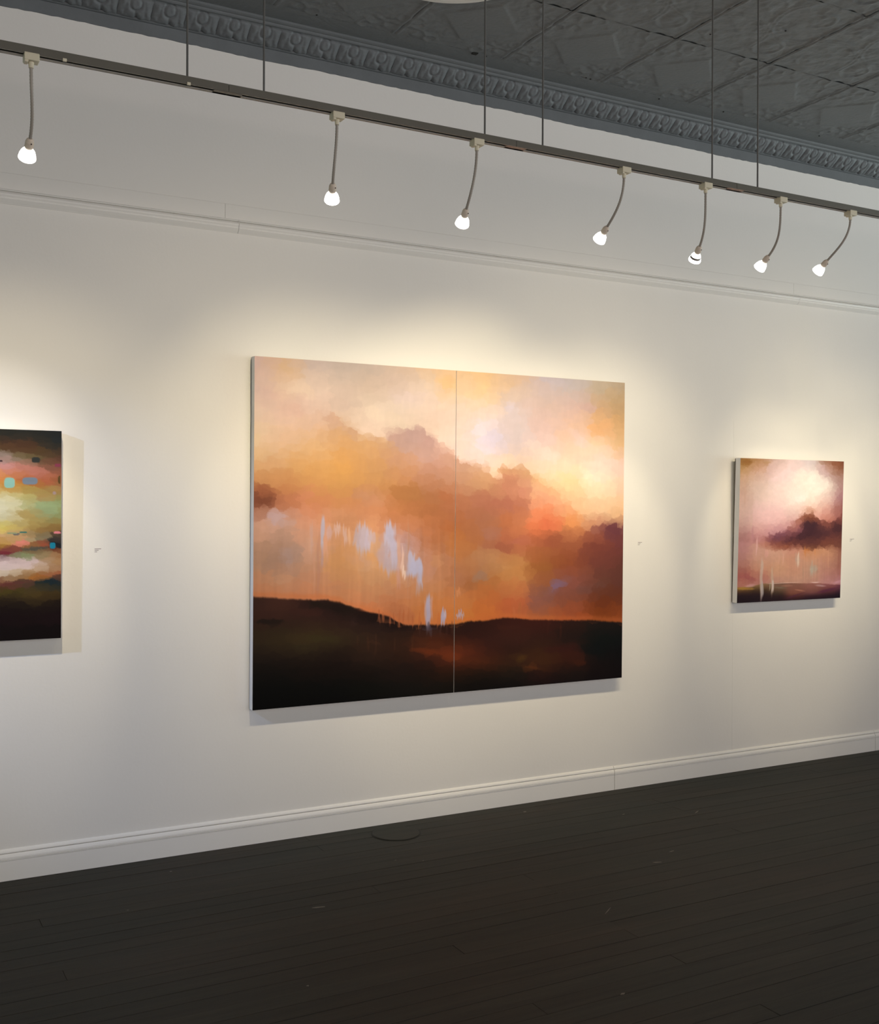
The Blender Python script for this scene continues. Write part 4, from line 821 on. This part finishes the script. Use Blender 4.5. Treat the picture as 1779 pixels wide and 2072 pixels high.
# ---- cornice (grey): painted fascia with a brushed lower edge, egg-and-dart band, crown bead
CX0, CX1 = XL, XR
n = 700
rg = random.Random(5)
vs, fs = [], []
for i in range(n + 1):
    x = CX0 + (CX1 - CX0) * i / n
    zb = 3.4555 + 0.0022 * math.sin(x * 9.1) * math.sin(x * 2.3 + 1) + rg.uniform(-0.0016, 0.0016)
    vs += [(x, 0.0, zb), (x, -0.0035, zb + 0.001), (x, -0.0035, 3.5085), (x, 0.0, 3.5085)]
for i in range(n):
    a = i * 4
    for k in range(3): fs.append((a + k, a + k + 1, a + k + 5, a + k + 4))
me = bpy.data.meshes.new('trim_1'); me.from_pydata(vs, [], fs); me.materials.append(M_cornice)
corn = link('trim_1', me); tag(corn, 'grey egg-and-dart cornice along the top of the wall', None, None, 'structure')
A0 = Vector((0, -0.014, 3.513)); A1 = Vector((0, -0.100, 3.571))
extrude('lower_bead', M_cornice, [(0.0, 3.5075), (-0.010, 3.5075), (-0.016, 3.5105), (-0.017, 3.5150), (-0.010, 3.5180), (0.0, 3.5180)], CX0, CX1, corn)
prof = [(-0.092, 3.580)]
for k in range(9):
    a = math.pi * (1.0 + k / 8.0 * 0.9)
    prof.append((-0.1115 + 0.0125 * math.cos(a) * -1 * -1, 3.5735 + 0.0115 * math.sin(a)))
prof = [(-0.092, 3.590), (-0.094, 3.569), (-0.101, 3.5655), (-0.110, 3.566), (-0.115, 3.570), (-0.117, 3.5745), (-0.126, 3.5750), (-0.136, 3.578), (-0.141, 3.5835), (-0.141, 3.590)]
extrude('crown_bead', M_cornice, prof, CX0, CX1, corn)
UW = 0.1388
nu, nv = 40, 34
S_, T_ = np.meshgrid(np.linspace(0, 1, nu), np.linspace(0, 1, nv))
lean = 0.10 * (T_ - 0.5) + 0.06 * (1 - (2 * T_ - 1) ** 2)
s = S_
H_ = np.zeros_like(s)
groove = lambda d, wd: np.exp(-(d / wd) ** 2)
edge = np.minimum(np.abs(s), np.abs(s - 1))
H_ += 0.0105 * (1 - (2 * np.abs(s - 0.5)) ** 6) * np.sin(np.clip(T_ * 1.15, 0, 1) * math.pi) ** 0.35
egg = np.hypot((s - 0.5) / 0.17, (T_ - 0.66) / 0.27)
H_ -= 0.0060 * groove(egg - 1.0, 0.22)
H_ += 0.0015 * sst(0.9, 0.3, egg)
stem = np.abs(s - 0.5 - 0.18 * (0.42 - T_))
H_ -= 0.0060 * groove(stem, 0.045) * sst(0.45, 0.30, T_)
leaf = np.abs(np.abs(s - 0.5) - 0.33 + 0.10 * T_)
H_ -= 0.0026 * groove(leaf, 0.05) * sst(0.95, 0.7, T_) * sst(0.02, 0.2, T_)
H_ += 0.0030 * fbm(s * 7, T_ * 6, 8, 3)
nrm = Vector((0, -(A1 - A0).z * -1 * -1, 0))
d = (A1 - A0); nrm = Vector((0, -d.z, d.y)).normalized()
if nrm.z > 0: nrm = -nrm
co = []
for i in range(nv):
    for j in range(nu):
        p = A0 + d * T_[i, j] + nrm * (H_[i, j] + 0.010 * (1 - (2 * T_[i, j] - 1) ** 2) * 0.5)
        co.append((S_[i, j] * UW, p.y, p.z))
idx = np.arange(nu * nv).reshape(nv, nu)
f = np.stack([idx[:-1, :-1], idx[:-1, 1:], idx[1:, 1:], idx[1:, :-1]], -1).reshape(-1, 4)
me = bpy.data.meshes.new('egg_and_dart_unit'); me.from_pydata(co, [], f.tolist()); me.materials.append(M_cornice)
for p in me.polygons: p.use_smooth = True
for i in range(-26, 48):
    link('egg_and_dart_unit', me, corn, (1.7942 + i * UW, 0, 0))
extrude('backing', M_cornice, [(0.0, 3.51), (-0.010, 3.512), (-0.100, 3.574), (-0.100, 3.59), (0.0, 3.59)], CX0, CX1, corn)

# ---- picture rail and flat board above it
rail = empty('trim_2'); tag(rail, 'white moulded picture rail', None, None, 'structure')
rp = [(0, 2.6765), (-0.004, 2.6765), (-0.007, 2.6800), (-0.011, 2.6830), (-0.017, 2.6885), (-0.022, 2.6935), (-0.022, 2.6960), (-0.019, 2.6975), (-0.021, 2.7010), (-0.025, 2.7060),
      (-0.027, 2.7115), (-0.025, 2.7165), (-0.020, 2.7195), (-0.003, 2.7200), (-0.003, 2.7250), (-0.017, 2.7255), (-0.020, 2.7290), (-0.017, 2.7325), (0, 2.7325)]
for a, b in ((XL, 1.485), (1.4865, 4.865), (4.8668, XR)):
    extrude('rail_section', M_trim, rp, a, b, rail)
band = empty('trim_3'); tag(band, 'flat white board above the picture rail', None, None, 'structure')
for a, b in ((XL, 1.429), (1.4303, 4.8365), (4.8378, XR)):
    extrude('board', M_wall, [(0, 2.734), (-0.0045, 2.734), (-0.0045, 2.798), (-0.003, 2.8005), (0, 2.8005)], a, b, band)
for x0, x1 in ((2.10, 2.46), (3.015, 3.53), (4.78, 5.75)):
    boxobj('crack', M_seam, (x0, x1, -0.0062, 0.0, 2.7327, 2.7350), band)

# ---- baseboard
base = empty('baseboard_back'); tag(base, 'white moulded baseboard', None, None, 'structure')
bp_ = [(0, 0.001), (-0.016, 0.001), (-0.016, 0.0815), (-0.0178, 0.0825), (-0.0178, 0.0842), (-0.0130, 0.0852), (-0.0130, 0.0868), (-0.0175, 0.0880), (-0.0170, 0.0940), (-0.0145, 0.1000), (-0.0118, 0.1045), (-0.0105, 0.1062),
       (-0.0015, 0.1066), (-0.0015, 0.1094), (-0.0100, 0.1098), (-0.0095, 0.1140), (-0.0060, 0.1195), (0, 0.1235)]
for a, b in ((XL, 3.5405), (3.5435, 5.5360), (5.5388, XR)):
    extrude('board', M_trim, bp_, a, b, base)
o = boxobj('shadow_gap', M_slot, (XL, XR, -0.014, 0.0, -0.001, 0.0012), base)

# ------------------------------------------------------------------ ceiling medallion at the top of the frame
med = empty('ceiling_medallion', (2.03, -0.975, ZC - 0.008)); tag(med, 'round white medallion on the dark ceiling, just cut by the top of the photo', 'medallion')
bm = bmesh.new(); lathe(bm, [(0, 0.345), (0.010, 0.345), (0.016, 0.335), (0.018, 0.31), (0.014, 0.30), (0.016, 0.22), (0.022, 0.20), (0.022, 0.14)], (0, 0, 0), (0, 0, -1), 72)
finish(bm, 'disc', M_med, med)
bm = bmesh.new(); lathe(bm, [(0.020, 0.13), (0.050, 0.12), (0.066, 0.08), (0.070, 0.01)], (0, 0, 0), (0, 0, -1), 48)
finish(bm, 'boss', M_med, med, True)

# ------------------------------------------------------------------ track with its hanger rods
TY = -1.335
TZ0, TZ1 = 2.758, 2.781          # underside / top
track = empty('light_track', (2.0, TY, TZ1)); tag(track, 'long grey metal light track hung from the ceiling on thin rods', 'light track')
P0 = Vector(track.location)
joints = [-2.10, -1.06, -0.022, 1.021, 2.065, 3.103, 4.147, 5.19, 6.23]
for a, b in zip(joints, joints[1:]):
    # channel open underneath: top plate, two side cheeks with a returned lip each
    bm = bmesh.new(); g = 0.0008
    W = 0.0175
    a_, b_ = a + g - P0.x, b - g - P0.x; z0, z1 = TZ0 - TZ1, 0.0
    box(bm, a_, b_, -W, W, z1 - 0.003, z1)
    box(bm, a_, b_, -W, -W + 0.003, z0, z1 - 0.003)
    box(bm, a_, b_, W - 0.003, W, z0, z1 - 0.003)
    o = finish(bm, 'track_channel', M_track, track)
    bm = bmesh.new()
    box(bm, a_, b_, -W + 0.003, -W + 0.006, z0, z0 + 0.002); box(bm, a_, b_, W - 0.014, W - 0.003, z0 - 0.0008, z0 + 0.002)
    finish(bm, 'lip', M_lip, o)
    boxobj('slot_liner', M_slot, (a_, b_, -W + 0.003, W - 0.003, z1 - 0.012, z1 - 0.003), o)
for j in joints[1:-1]:
    x = j - P0.x
    boxobj('joint_coupler', M_pink if j > 1.5 else M_track, (x - 0.045 + (0.01 if j > 1.5 else 0), x + 0.045, -0.0150, 0.0150, TZ0 - TZ1 - 0.0008, TZ0 - TZ1 + 0.006), track, 0.0005)
for x in (-1.16, -0.92, -0.13, 0.11, 0.8964, 1.139, 1.945, 2.187, 2.989, 3.2314, 4.03, 4.28, 5.07, 5.31):
    bm = bmesh.new(); tube(bm, [(x - P0.x, 0, -0.001), (x - P0.x, 0, ZC - TZ1 - 0.002)], 0.0034, 8)
    finish(bm, 'hanger_rod', M_rod, track)
for x in (0.5395, 0.898):
    bm = bmesh.new(); box(bm, x - P0.x - 0.007, x - P0.x + 0.004, -0.0195, -0.015, TZ0 - TZ1 - 0.004, TZ0 - TZ1 + 0.005, 0.001)
    finish(bm, 'cable_clip', M_cream, track)

# ------------------------------------------------------------------ lamps
def lamp(name, ax, bulb, aim, beams, label, clear=False, color=WARM, group='gooseneck lamps on the ceiling track'):
    """beams: (x on the wall, z on the wall, cone in degrees, edge softness, watts) - the hot core and the spill of one reflector bulb."""
    ad = Vector((ax, TY, TZ0))
    B = Vector(bulb); A = Vector(aim)
    D = (A - B).normalized()
    root = empty(name, ad); tag(root, label, 'lamp', group)
    # adapter that twists into the track
    bm = bmesh.new()
    box(bm, -0.0205, 0.0205, -0.0190, 0.0175, -0.0175, 0.0040, 0.0022)
    box(bm, -0.0195, -0.0095, -0.017, 0.008, -0.0235, -0.016, 0.0015)
    tube(bm, [(0, 0, -0.016), (0, 0, -0.034)], [0.0080, 0.0068], 14)
    finish(bm, 'track_adapter', M_cream, root)
    # bulb geometry along D, centre B
    bl = 0.040
    b0 = B - D * bl * 0.5          # back of the reflector
    s0 = b0 - D * 0.030            # back of the socket
    loc = lambda v: Vector(v) - ad
    # neck: hermite curve from the adapter to the socket
    p0 = Vector((0, 0, -0.026)); p1 = loc(s0); L_ = (p1 - p0).length
    t0 = Vector((0, 0, -1)) * L_ * 1.25; t1 = D * L_ * 1.15
    pts = []
    for k in range(25):
        t = k / 24; h00 = 2 * t ** 3 - 3 * t ** 2 + 1; h10 = t ** 3 - 2 * t ** 2 + t; h01 = -2 * t ** 3 + 3 * t ** 2; h11 = t ** 3 - t ** 2
        pts.append(p0 * h00 + t0 * h10 + p1 * h01 + t1 * h11)
    # ribbed flexible arm
    fine, rad = [], []
    for k in range(24):
        for m_ in range(3):
            fine.append(pts[k].lerp(pts[k + 1], m_ / 3)); rad.append(0.0046 if m_ else 0.0052)
    fine.append(pts[-1]); rad.append(0.005)
    bm = bmesh.new(); tube(bm, fine, rad, 10); finish(bm, 'gooseneck', M_neck, root, True)
    # ceramic socket
    bm = bmesh.new()
    lathe(bm, [(-0.002, 0.006), (0.002, 0.0095), (0.010, 0.0125), (0.026, 0.0128), (0.031, 0.011)], loc(s0), D, 20)
    so = finish(bm, 'socket', M_ceramic, root, False)
    side = Vector((0.2, -1, 0)); side = (side - D * side.dot(D)).normalized()
    bm = bmesh.new(); tube(bm, [loc(s0) + D * 0.009 + side * 0.010, loc(s0) + D * 0.009 + side * 0.0135], 0.0020, 8); finish(bm, 'screw', M_hole, so)
    # reflector bulb
    bm = bmesh.new()
    if not clear:
        lathe(bm, [(0, 0.0100), (0.004, 0.0135), (0.012, 0.0195), (0.022, 0.0232), (0.032, 0.0250), (0.036, 0.0255), (0.038, 0.0240), (0.0385, 0.002)], loc(b0), D, 32)
        finish(bm, 'bulb', M_lit, root, True)
    else:
        lathe(bm, [(0, 0.0095), (0.004, 0.0135), (0.012, 0.0185), (0.0155, 0.0200), (0.0155, 0.004)], loc(b0), D, 32)
        bo = finish(bm, 'bulb', M_lit, root, True)
        bm = bmesh.new(); lathe(bm, [(0.0155, 0.0195), (0.024, 0.0222), (0.024, 0.004)], loc(b0), D, 32); tag(finish(bm, 'dark_band', M_dim, bo, False), 'darker band of clear glass')
        bm = bmesh.new(); lathe(bm, [(0.024, 0.0228), (0.034, 0.0252), (0.037, 0.0250), (0.0375, 0.020), (0.037, 0.004)], loc(b0), D, 32); tag(finish(bm, 'bright_rim', M_lit, bo, False), 'glowing front rim')
    for bx_, bz_, size, blend, power in beams:
        org = b0 + D * 0.056
        DD = (Vector((bx_, 0, bz_)) - org).normalized()
        l = bpy.data.lights.new('halogen_beam', 'SPOT')
        l.energy = power; l.color = color; l.spot_size = math.radians(size); l.spot_blend = blend; l.shadow_soft_size = 0.012
        lo = bpy.data.objects.new('halogen_beam', l); COL.objects.link(lo)
        lo.parent = root; lo.location = loc(org); lo.rotation_mode = 'QUATERNION'; lo.rotation_quaternion = DD.to_track_quat('-Z', 'Y')
    return root


for args in LAMPS: lamp(*args[:6], **(args[6] if len(args) > 6 else {}))


# ------------------------------------------------------------------ paintings
def lin(c):
    c = np.asarray(c, float) / 255.0
    return np.where(c <= 0.04045, c / 12.92, ((c + 0.055) / 1.055) ** 2.4)


def smooth(pts, X, Z, s, ax=1.0):
    """soft colour field through scattered dabs (x, z, r, g, b)."""
    P = np.array(pts, float)
    out = np.zeros((X.size, 3)); x = X.ravel(); z = Z.ravel()
    for a in range(0, x.size, 20000):
        dx = (x[a:a + 20000, None] - P[None, :, 0]) / ax; dz = z[a:a + 20000, None] - P[None, :, 1]
        q = (dx * dx + dz * dz) / (2 * s * s)
        q -= q.min(1, keepdims=True)
        wgt = np.exp(-q); out[a:a + 20000] = wgt @ P[:, 2:5] / wgt.sum(1, keepdims=True)
    return out.reshape(X.shape + (3,))


def line(pts, X):
    P = np.array(sorted(pts), float); return np.interp(X, P[:, 0], P[:, 1])


def mixc(C, D_, m):
    return C * (1 - m[..., None]) + D_ * m[..., None]


def strokes(C, items, X, Z, seed=0, rough=0.22, nf=14):
    nA = fbm(X * nf, Z * nf, 40 + seed, 4)
    for k, it in enumerate(items):
        if it[0] == 'e':
            _, x, z, rx, ry, rot, r, g, b, a, soft = it
            if x < X.min() - 0.4 or x > X.max() + 0.4: continue
            c, s_ = math.cos(math.radians(rot)), math.sin(math.radians(rot))
            dx, dz = X - x, Z - z
            dd = np.hypot((dx * c + dz * s_) / max(rx, .002), (-dx * s_ + dz * c) / max(ry, .002)) + nA * rough * (1.6 if k % 2 else 1.0)
            m = a * sst(1.0 + soft * 0.55, 1.0 - soft, dd)
            C = mixc(C, np.array((r, g, b), float)[None, None, :], m)
        elif it[0] == 'd':
            _, x, z0, z1, wd, r, g, b, a = it
            if x < X.min() - 0.1 or x > X.max() + 0.1: continue
            hw = max(wd * 0.5, 0.0028)
            xo = x + 0.0022 * np.sin(Z * 37 + k)
            L_ = z1 - z0
            t = (Z - z0 + 0.02 * vnoise(X * 160, Z * 0 + k, 3)) / L_
            env = sst(-0.12, 0.12, t) * sst(1.15, 0.70, t)
            rag = 1 + 0.35 * vnoise(X * 40 + k, Z * 30, 9)
            m = a * env * sst(1.35, 0.65, np.abs(X - xo) / (hw * rag * (1.0 + 0.35 * np.sin(np.clip(t, 0, 1) * 3.1))))
            C = mixc(C, np.array((r, g, b), float)[None, None, :], m)
        else:
            _, x, z, rx, rz, r, g, b, a = it
            dd = ((np.abs(X - x) / rx) ** 3.2 + (np.abs(Z - z) / rz) ** 3.2) ** (1 / 3.2) + 0.10 * nA
            C = mixc(C, np.array((r, g, b), float)[None, None, :], sst(1.10, 0.94, dd))
    return C


def dabs(C, X, Z, cell, amt, seed, ax=1.5, mask=None):
    """brush-dab look: each little cell takes the colour found at its own centre."""
    st = X[0, 1] - X[0, 0]; x0, z0 = X[0, 0], Z[0, 0]
    wx = cell * 0.45 * fbm(X / cell * 1.3, Z / cell * 1.3, seed + 1, 3); wz = cell * 0.35 * fbm(X / cell * 1.3, Z / cell * 1.3, seed + 2, 3)
    U, V = (X + wx) / (cell * ax), (Z + wz) / cell
    iu, iv = np.floor(U), np.floor(V)
    best = np.full(X.shape, 1e9); bu = np.zeros_like(X); bv = np.zeros_like(X)
    for a in (-1, 0, 1):
        for b in (-1, 0, 1):
            cu, cv = iu + a, iv + b
            pu = cu + hash2(cu, cv, seed); pv = cv + hash2(cu, cv, seed + 5)
            d_ = (U - pu) ** 2 + (V - pv) ** 2
            m = d_ < best; best = np.where(m, d_, best); bu = np.where(m, pu, bu); bv = np.where(m, pv, bv)
    ii = np.clip(np.round((bv * cell - z0) / st), 0, X.shape[0] - 1).astype(int)
    jj = np.clip(np.round((bu * cell * ax - x0) / st), 0, X.shape[1] - 1).astype(int)
    m = amt * np.ones_like(X) if mask is None else amt * mask
    return mixc(C, C[ii, jj], m * sst(1.1, 0.25, best))


def art_diptych(X, Z):
    wx = 0.022 * fbm(X * 7, Z * 7, 1) + 0.006 * fbm(X * 30, Z * 30, 2); wz = 0.020 * fbm(X * 7, Z * 7, 3) + 0.005 * fbm(X * 34, Z * 34, 4)
    XW, ZW = X + wx, Z + wz
    sky = smooth(DIPTYCH['sky'], XW, ZW, 0.050, 1.25)
    cld = smooth(DIPTYCH['cloud'], XW, ZW, 0.047, 1.25)
    gnd = smooth(DIPTYCH['ground'], X + wx * 0.6, Z + wz * 0.35, 0.035, 1.8)
    rz = line(DIPTYCH['ridge'], X) + 0.010 * fbm(X * 22, Z * 22, 6) + 0.007 * np.abs(fbm(X * 45, Z * 45, 7))
    soft = 0.012 + 0.07 * sst(0.40, 0.25, X) + 0.030 * sst(1.45, 1.62, X) + 0.006 * sst(0, 1, fbm(X * 6, Z * 6, 8))
    m = sst(-1, 1, (Z - rz) / soft)
    C = mixc(sky, cld, m)
    C = strokes(C, [q for q in DIPTYCH['strokes'] if q[0] == 'e' and q[2] < 1.08 and q[6] > 100], X, Z, 1)
    C = dabs(C, X, Z, 0.050, 0.60, 71, 1.5); C = dabs(C, X, Z, 0.022, 0.65, 75, 1.6)
    # vertical wash streaks above the horizon
    st = vnoise(X * 75 + 2 * fbm(X * 9, Z * 2, 91), Z * 1.6, 12) * sst(0.62, 0.85, Z) * sst(1.25, 1.05, Z) * sst(1.35, 0.85, X)
    C = C * (1 + 0.035 * st)[..., None]
    C = strokes(C, [q for q in DIPTYCH['strokes'] if q[0] == 'd' and q[2] < 1.0], X, Z, 2)
    hz = line(DIPTYCH['hill'], X) + 0.0035 * fbm(X * 60, Z * 0, 14) + 0.002 * fbm(X * 120, Z * 60, 15)
    g = sst(-0.006, 0.007, Z - hz)
    glowb = np.exp(-((Z - hz + 0.012) / 0.012) ** 2) * 0.35
    C = mixc(C, np.array((222, 122, 62.0))[None, None, :], glowb * (Z < hz + .01))
    C = mixc(C, gnd, g)
    ge = [q for q in DIPTYCH['strokes'] if q[0] == 'e' and not (q[2] < 1.08 and q[6] > 100)]
    D_ = strokes(C, ge, X, Z, 3, 0.3, 18)
    C = mixc(C, D_, np.maximum(g, sst(-0.01, 0.0, Z - hz)))
    C = strokes(C, [q for q in DIPTYCH['strokes'] if q[0] == 'd' and q[2] >= 1.0], X, Z, 4)
    C = dabs(C, X, Z, 0.030, 0.5, 79, 2.2, sst(0.0, 0.03, Z - hz))
    # brush texture
    br = 0.5 * fbm(X * 16 + Z * 6, Z * 40, 21, 3) + 0.5 * fbm(X * 50, Z * 22 + X * 9, 22, 3)
    C = C * (1 + br * 0.035)[..., None]
    return C


def art_blush(X, Z):
    wx = 0.010 * fbm(X * 12, Z * 12, 31) + 0.003 * fbm(X * 50, Z * 50, 32); wz = 0.010 * fbm(X * 12, Z * 12, 33)
    XW, ZW = X + wx, Z + wz
    sky = smooth(BLUSH['sky'], XW, ZW, 0.032, 1.6); cld = smooth(BLUSH['cloud'], XW, ZW, 0.026, 1.8)
    mid = smooth(BLUSH['mid'], XW, ZW, 0.030, 1.6); gnd = smooth(BLUSH['ground'], XW, Z + wz * .4, 0.014, 3.2)
    n1 = 0.010 * fbm(X * 34, Z * 34, 35) + 0.006 * np.abs(fbm(X * 70, Z * 70, 36))
    top = line(BLUSH['ctop'], X) + n1; bot = line(BLUSH['cbot'], X) + n1 * .8
    C = mixc(sky, cld, sst(-0.006, 0.012, Z - top) * sst(0.10, 0.26, X) + 0 * X)
    C = mixc(C, mid, sst(-0.014, 0.012, Z - bot))
    E_ = BLUSH['strokes']
    C = strokes(C, [q for q in E_ if q[0] == 'e' and q[2] < 0.70], X, Z, 5, 0.25, 26)
    C = dabs(C, X, Z, 0.026, 0.6, 81, 1.4); C = dabs(C, X, Z, 0.012, 0.6, 85, 1.5)
    gt = line(BLUSH['gtop'], X) + 0.002 * fbm(X * 60, Z * 0, 38)
    C = mixc(C, gnd, sst(-0.004, 0.005, Z - gt))
    C = strokes(C, [q for q in E_ if q[0] == 'e' and q[2] >= 0.70], X, Z, 6, 0.25, 26)
    st = vnoise(X * 90 + 3 * fbm(X * 9, Z * 2, 90), Z * 3, 39) * sst(0.52, 0.60, Z) * sst(0.74, 0.68, Z)
    C = C * (1 + 0.022 * st)[..., None]
    C = strokes(C, [q for q in E_ if q[0] == 'd'], X, Z, 7)
    return C * (1 + 0.03 * fbm(X * 40, Z * 60, 41, 3))[..., None]


def art_dusk(X, Z):
    wx = 0.020 * fbm(X * 8, Z * 14, 51) + 0.005 * fbm(X * 40, Z * 60, 52); wz = 0.009 * fbm(X * 9, Z * 22, 53) + 0.003 * fbm(X * 40, Z * 80, 54)
    C = smooth(DUSK['sky'], X + wx, Z + wz, 0.0145, 2.6)
    C = strokes(C, [q for q in DUSK['strokes'] if q[0] == 'e'], X, Z, 8, 0.22, 20)
    C = dabs(C, X, Z, 0.022, 0.75, 91, 2.6); C = dabs(C, X, Z, 0.012, 0.6, 95, 2.2)
    C = strokes(C, [q for q in DUSK['strokes'] if q[0] == 'q'], X, Z, 9, 0.2, 40)
    return C * (1 + 0.04 * fbm(X * 22, Z * 90, 61, 3))[..., None]


def canvas(name, label, art, W, Hh, off, thick, loc, lean, gain, step=0.0032, group=None, side=M_canvas):
    """box canvas; local origin = bottom left corner of its back, x right, z up, front towards -y."""
    root = empty(name, loc); root.rotation_euler = (math.radians(lean), 0, 0)
    tag(root, label, 'painting', group)
    nx, nz = int(W / step), int(Hh / step)
    gx = np.linspace(0, W, nx + 1); gz = np.linspace(0, Hh, nz + 1)
    X, Z = np.meshgrid(gx, gz)
    C = np.clip(art(X + off, Z), 3, 252)
    A = np.clip(lin(C) / np.array(gain)[None, None, :], 0.001, 0.93)
    co = np.zeros((X.size, 3)); co[:, 0] = X.ravel(); co[:, 1] = -thick; co[:, 2] = Hh - Z.ravel()
    idx = np.arange(X.size).reshape(X.shape)
    f = np.stack([idx[:-1, :-1], idx[1:, :-1], idx[1:, 1:], idx[:-1, 1:]], -1).reshape(-1, 4)
    me = bpy.data.meshes.new('painted_face')
    me.vertices.add(len(co)); me.vertices.foreach_set('co', co.ravel())
    me.loops.add(f.size); me.loops.foreach_set('vertex_index', f.ravel().astype(np.int32))
    me.polygons.add(len(f)); me.polygons.foreach_set('loop_start', (np.arange(len(f)) * 4).astype(np.int32))
    me.update(calc_edges=True)
    at = me.color_attributes.new('paint', 'FLOAT_COLOR', 'POINT')
    at.data.foreach_set('color', np.concatenate([A.reshape(-1, 3), np.ones((X.size, 1))], 1).astype(np.float32).ravel())
    me.materials.append(M_paint)
    link('painted_face', me, root)
    bm = bmesh.new(); box(bm, 0, W, -thick + 0.0006, -0.001, 0, Hh)
    finish(bm, 'canvas_edge', side, root)
    bm = bmesh.new(); b = 0.045
    box(bm, 0.002, W - 0.002, -0.001, 0.006, 0.002, b); box(bm, 0.002, W - 0.002, -0.001, 0.006, Hh - b, Hh - 0.002)
    box(bm, 0.002, b, -0.001, 0.006, b, Hh - b); box(bm, W - b, W - 0.002, -0.001, 0.006, b, Hh - b)
    finish(bm, 'stretcher_bars', M_back, root)
    return root


GD, GB, GK = GAINS
canvas('painting', 'left half of the big two-canvas cloudscape, mauve cloud puff and lavender drips', art_diptych, 1.0050, 1.544, 0.0, 0.040, (1.5450, -0.0075, 0.5960), 0.55, GD, group='two canvases of the big cloudscape')
canvas('painting', 'right half of the big two-canvas cloudscape, glowing gap over rust-red clouds', art_diptych, 1.0085, 1.544, 1.0075, 0.040, (2.5524, -0.0075, 0.5960), 0.55, GD, group='two canvases of the big cloudscape')
canvas('painting', 'small square blush-pink painting with a dark plum cloud, right end of the wall', art_blush, 0.822, 0.812, 0.0, 0.038, (4.368, -0.0075, 0.9560), 1.6, GB, step=0.0030)
canvas('painting', 'dark abstract landscape with teal and grey dabs, cut by the left edge of the photo', art_dusk, 0.834, 0.828, 0.0, 0.045, (-0.0900, -0.0075, 0.9560), 0.3, GK, step=0.0030)

# ------------------------------------------------------------------ small wall labels
def wlabel(x, z, label, wd=(0.021, 0.015, 0.009)):
    root = empty('wall_label', (x, 0, z)); tag(root, label, 'label')
    boxobj('card', M_card, (-0.003, 0.033, -0.0008, 0.0, -0.020, 0.003), root)
    for k, w_ in enumerate(wd):
        boxobj('text_line', M_ink, (0.0, w_, -0.0011, -0.0008, -0.0035 - k * 0.0062, -0.0008 - k * 0.0062), root)


wlabel(0.884, 1.311, 'tiny wall label between the dark abstract painting and the big cloudscape', (0.026, 0.016, 0.010))
wlabel(3.703, 1.304, 'tiny wall label just right of the big cloudscape', (0.026, 0.016, 0.010))
wlabel(5.324, 1.305, 'tiny wall label right of the small pink painting', (0.034, 0.018, 0.010))
bpy.context.view_layer.update()
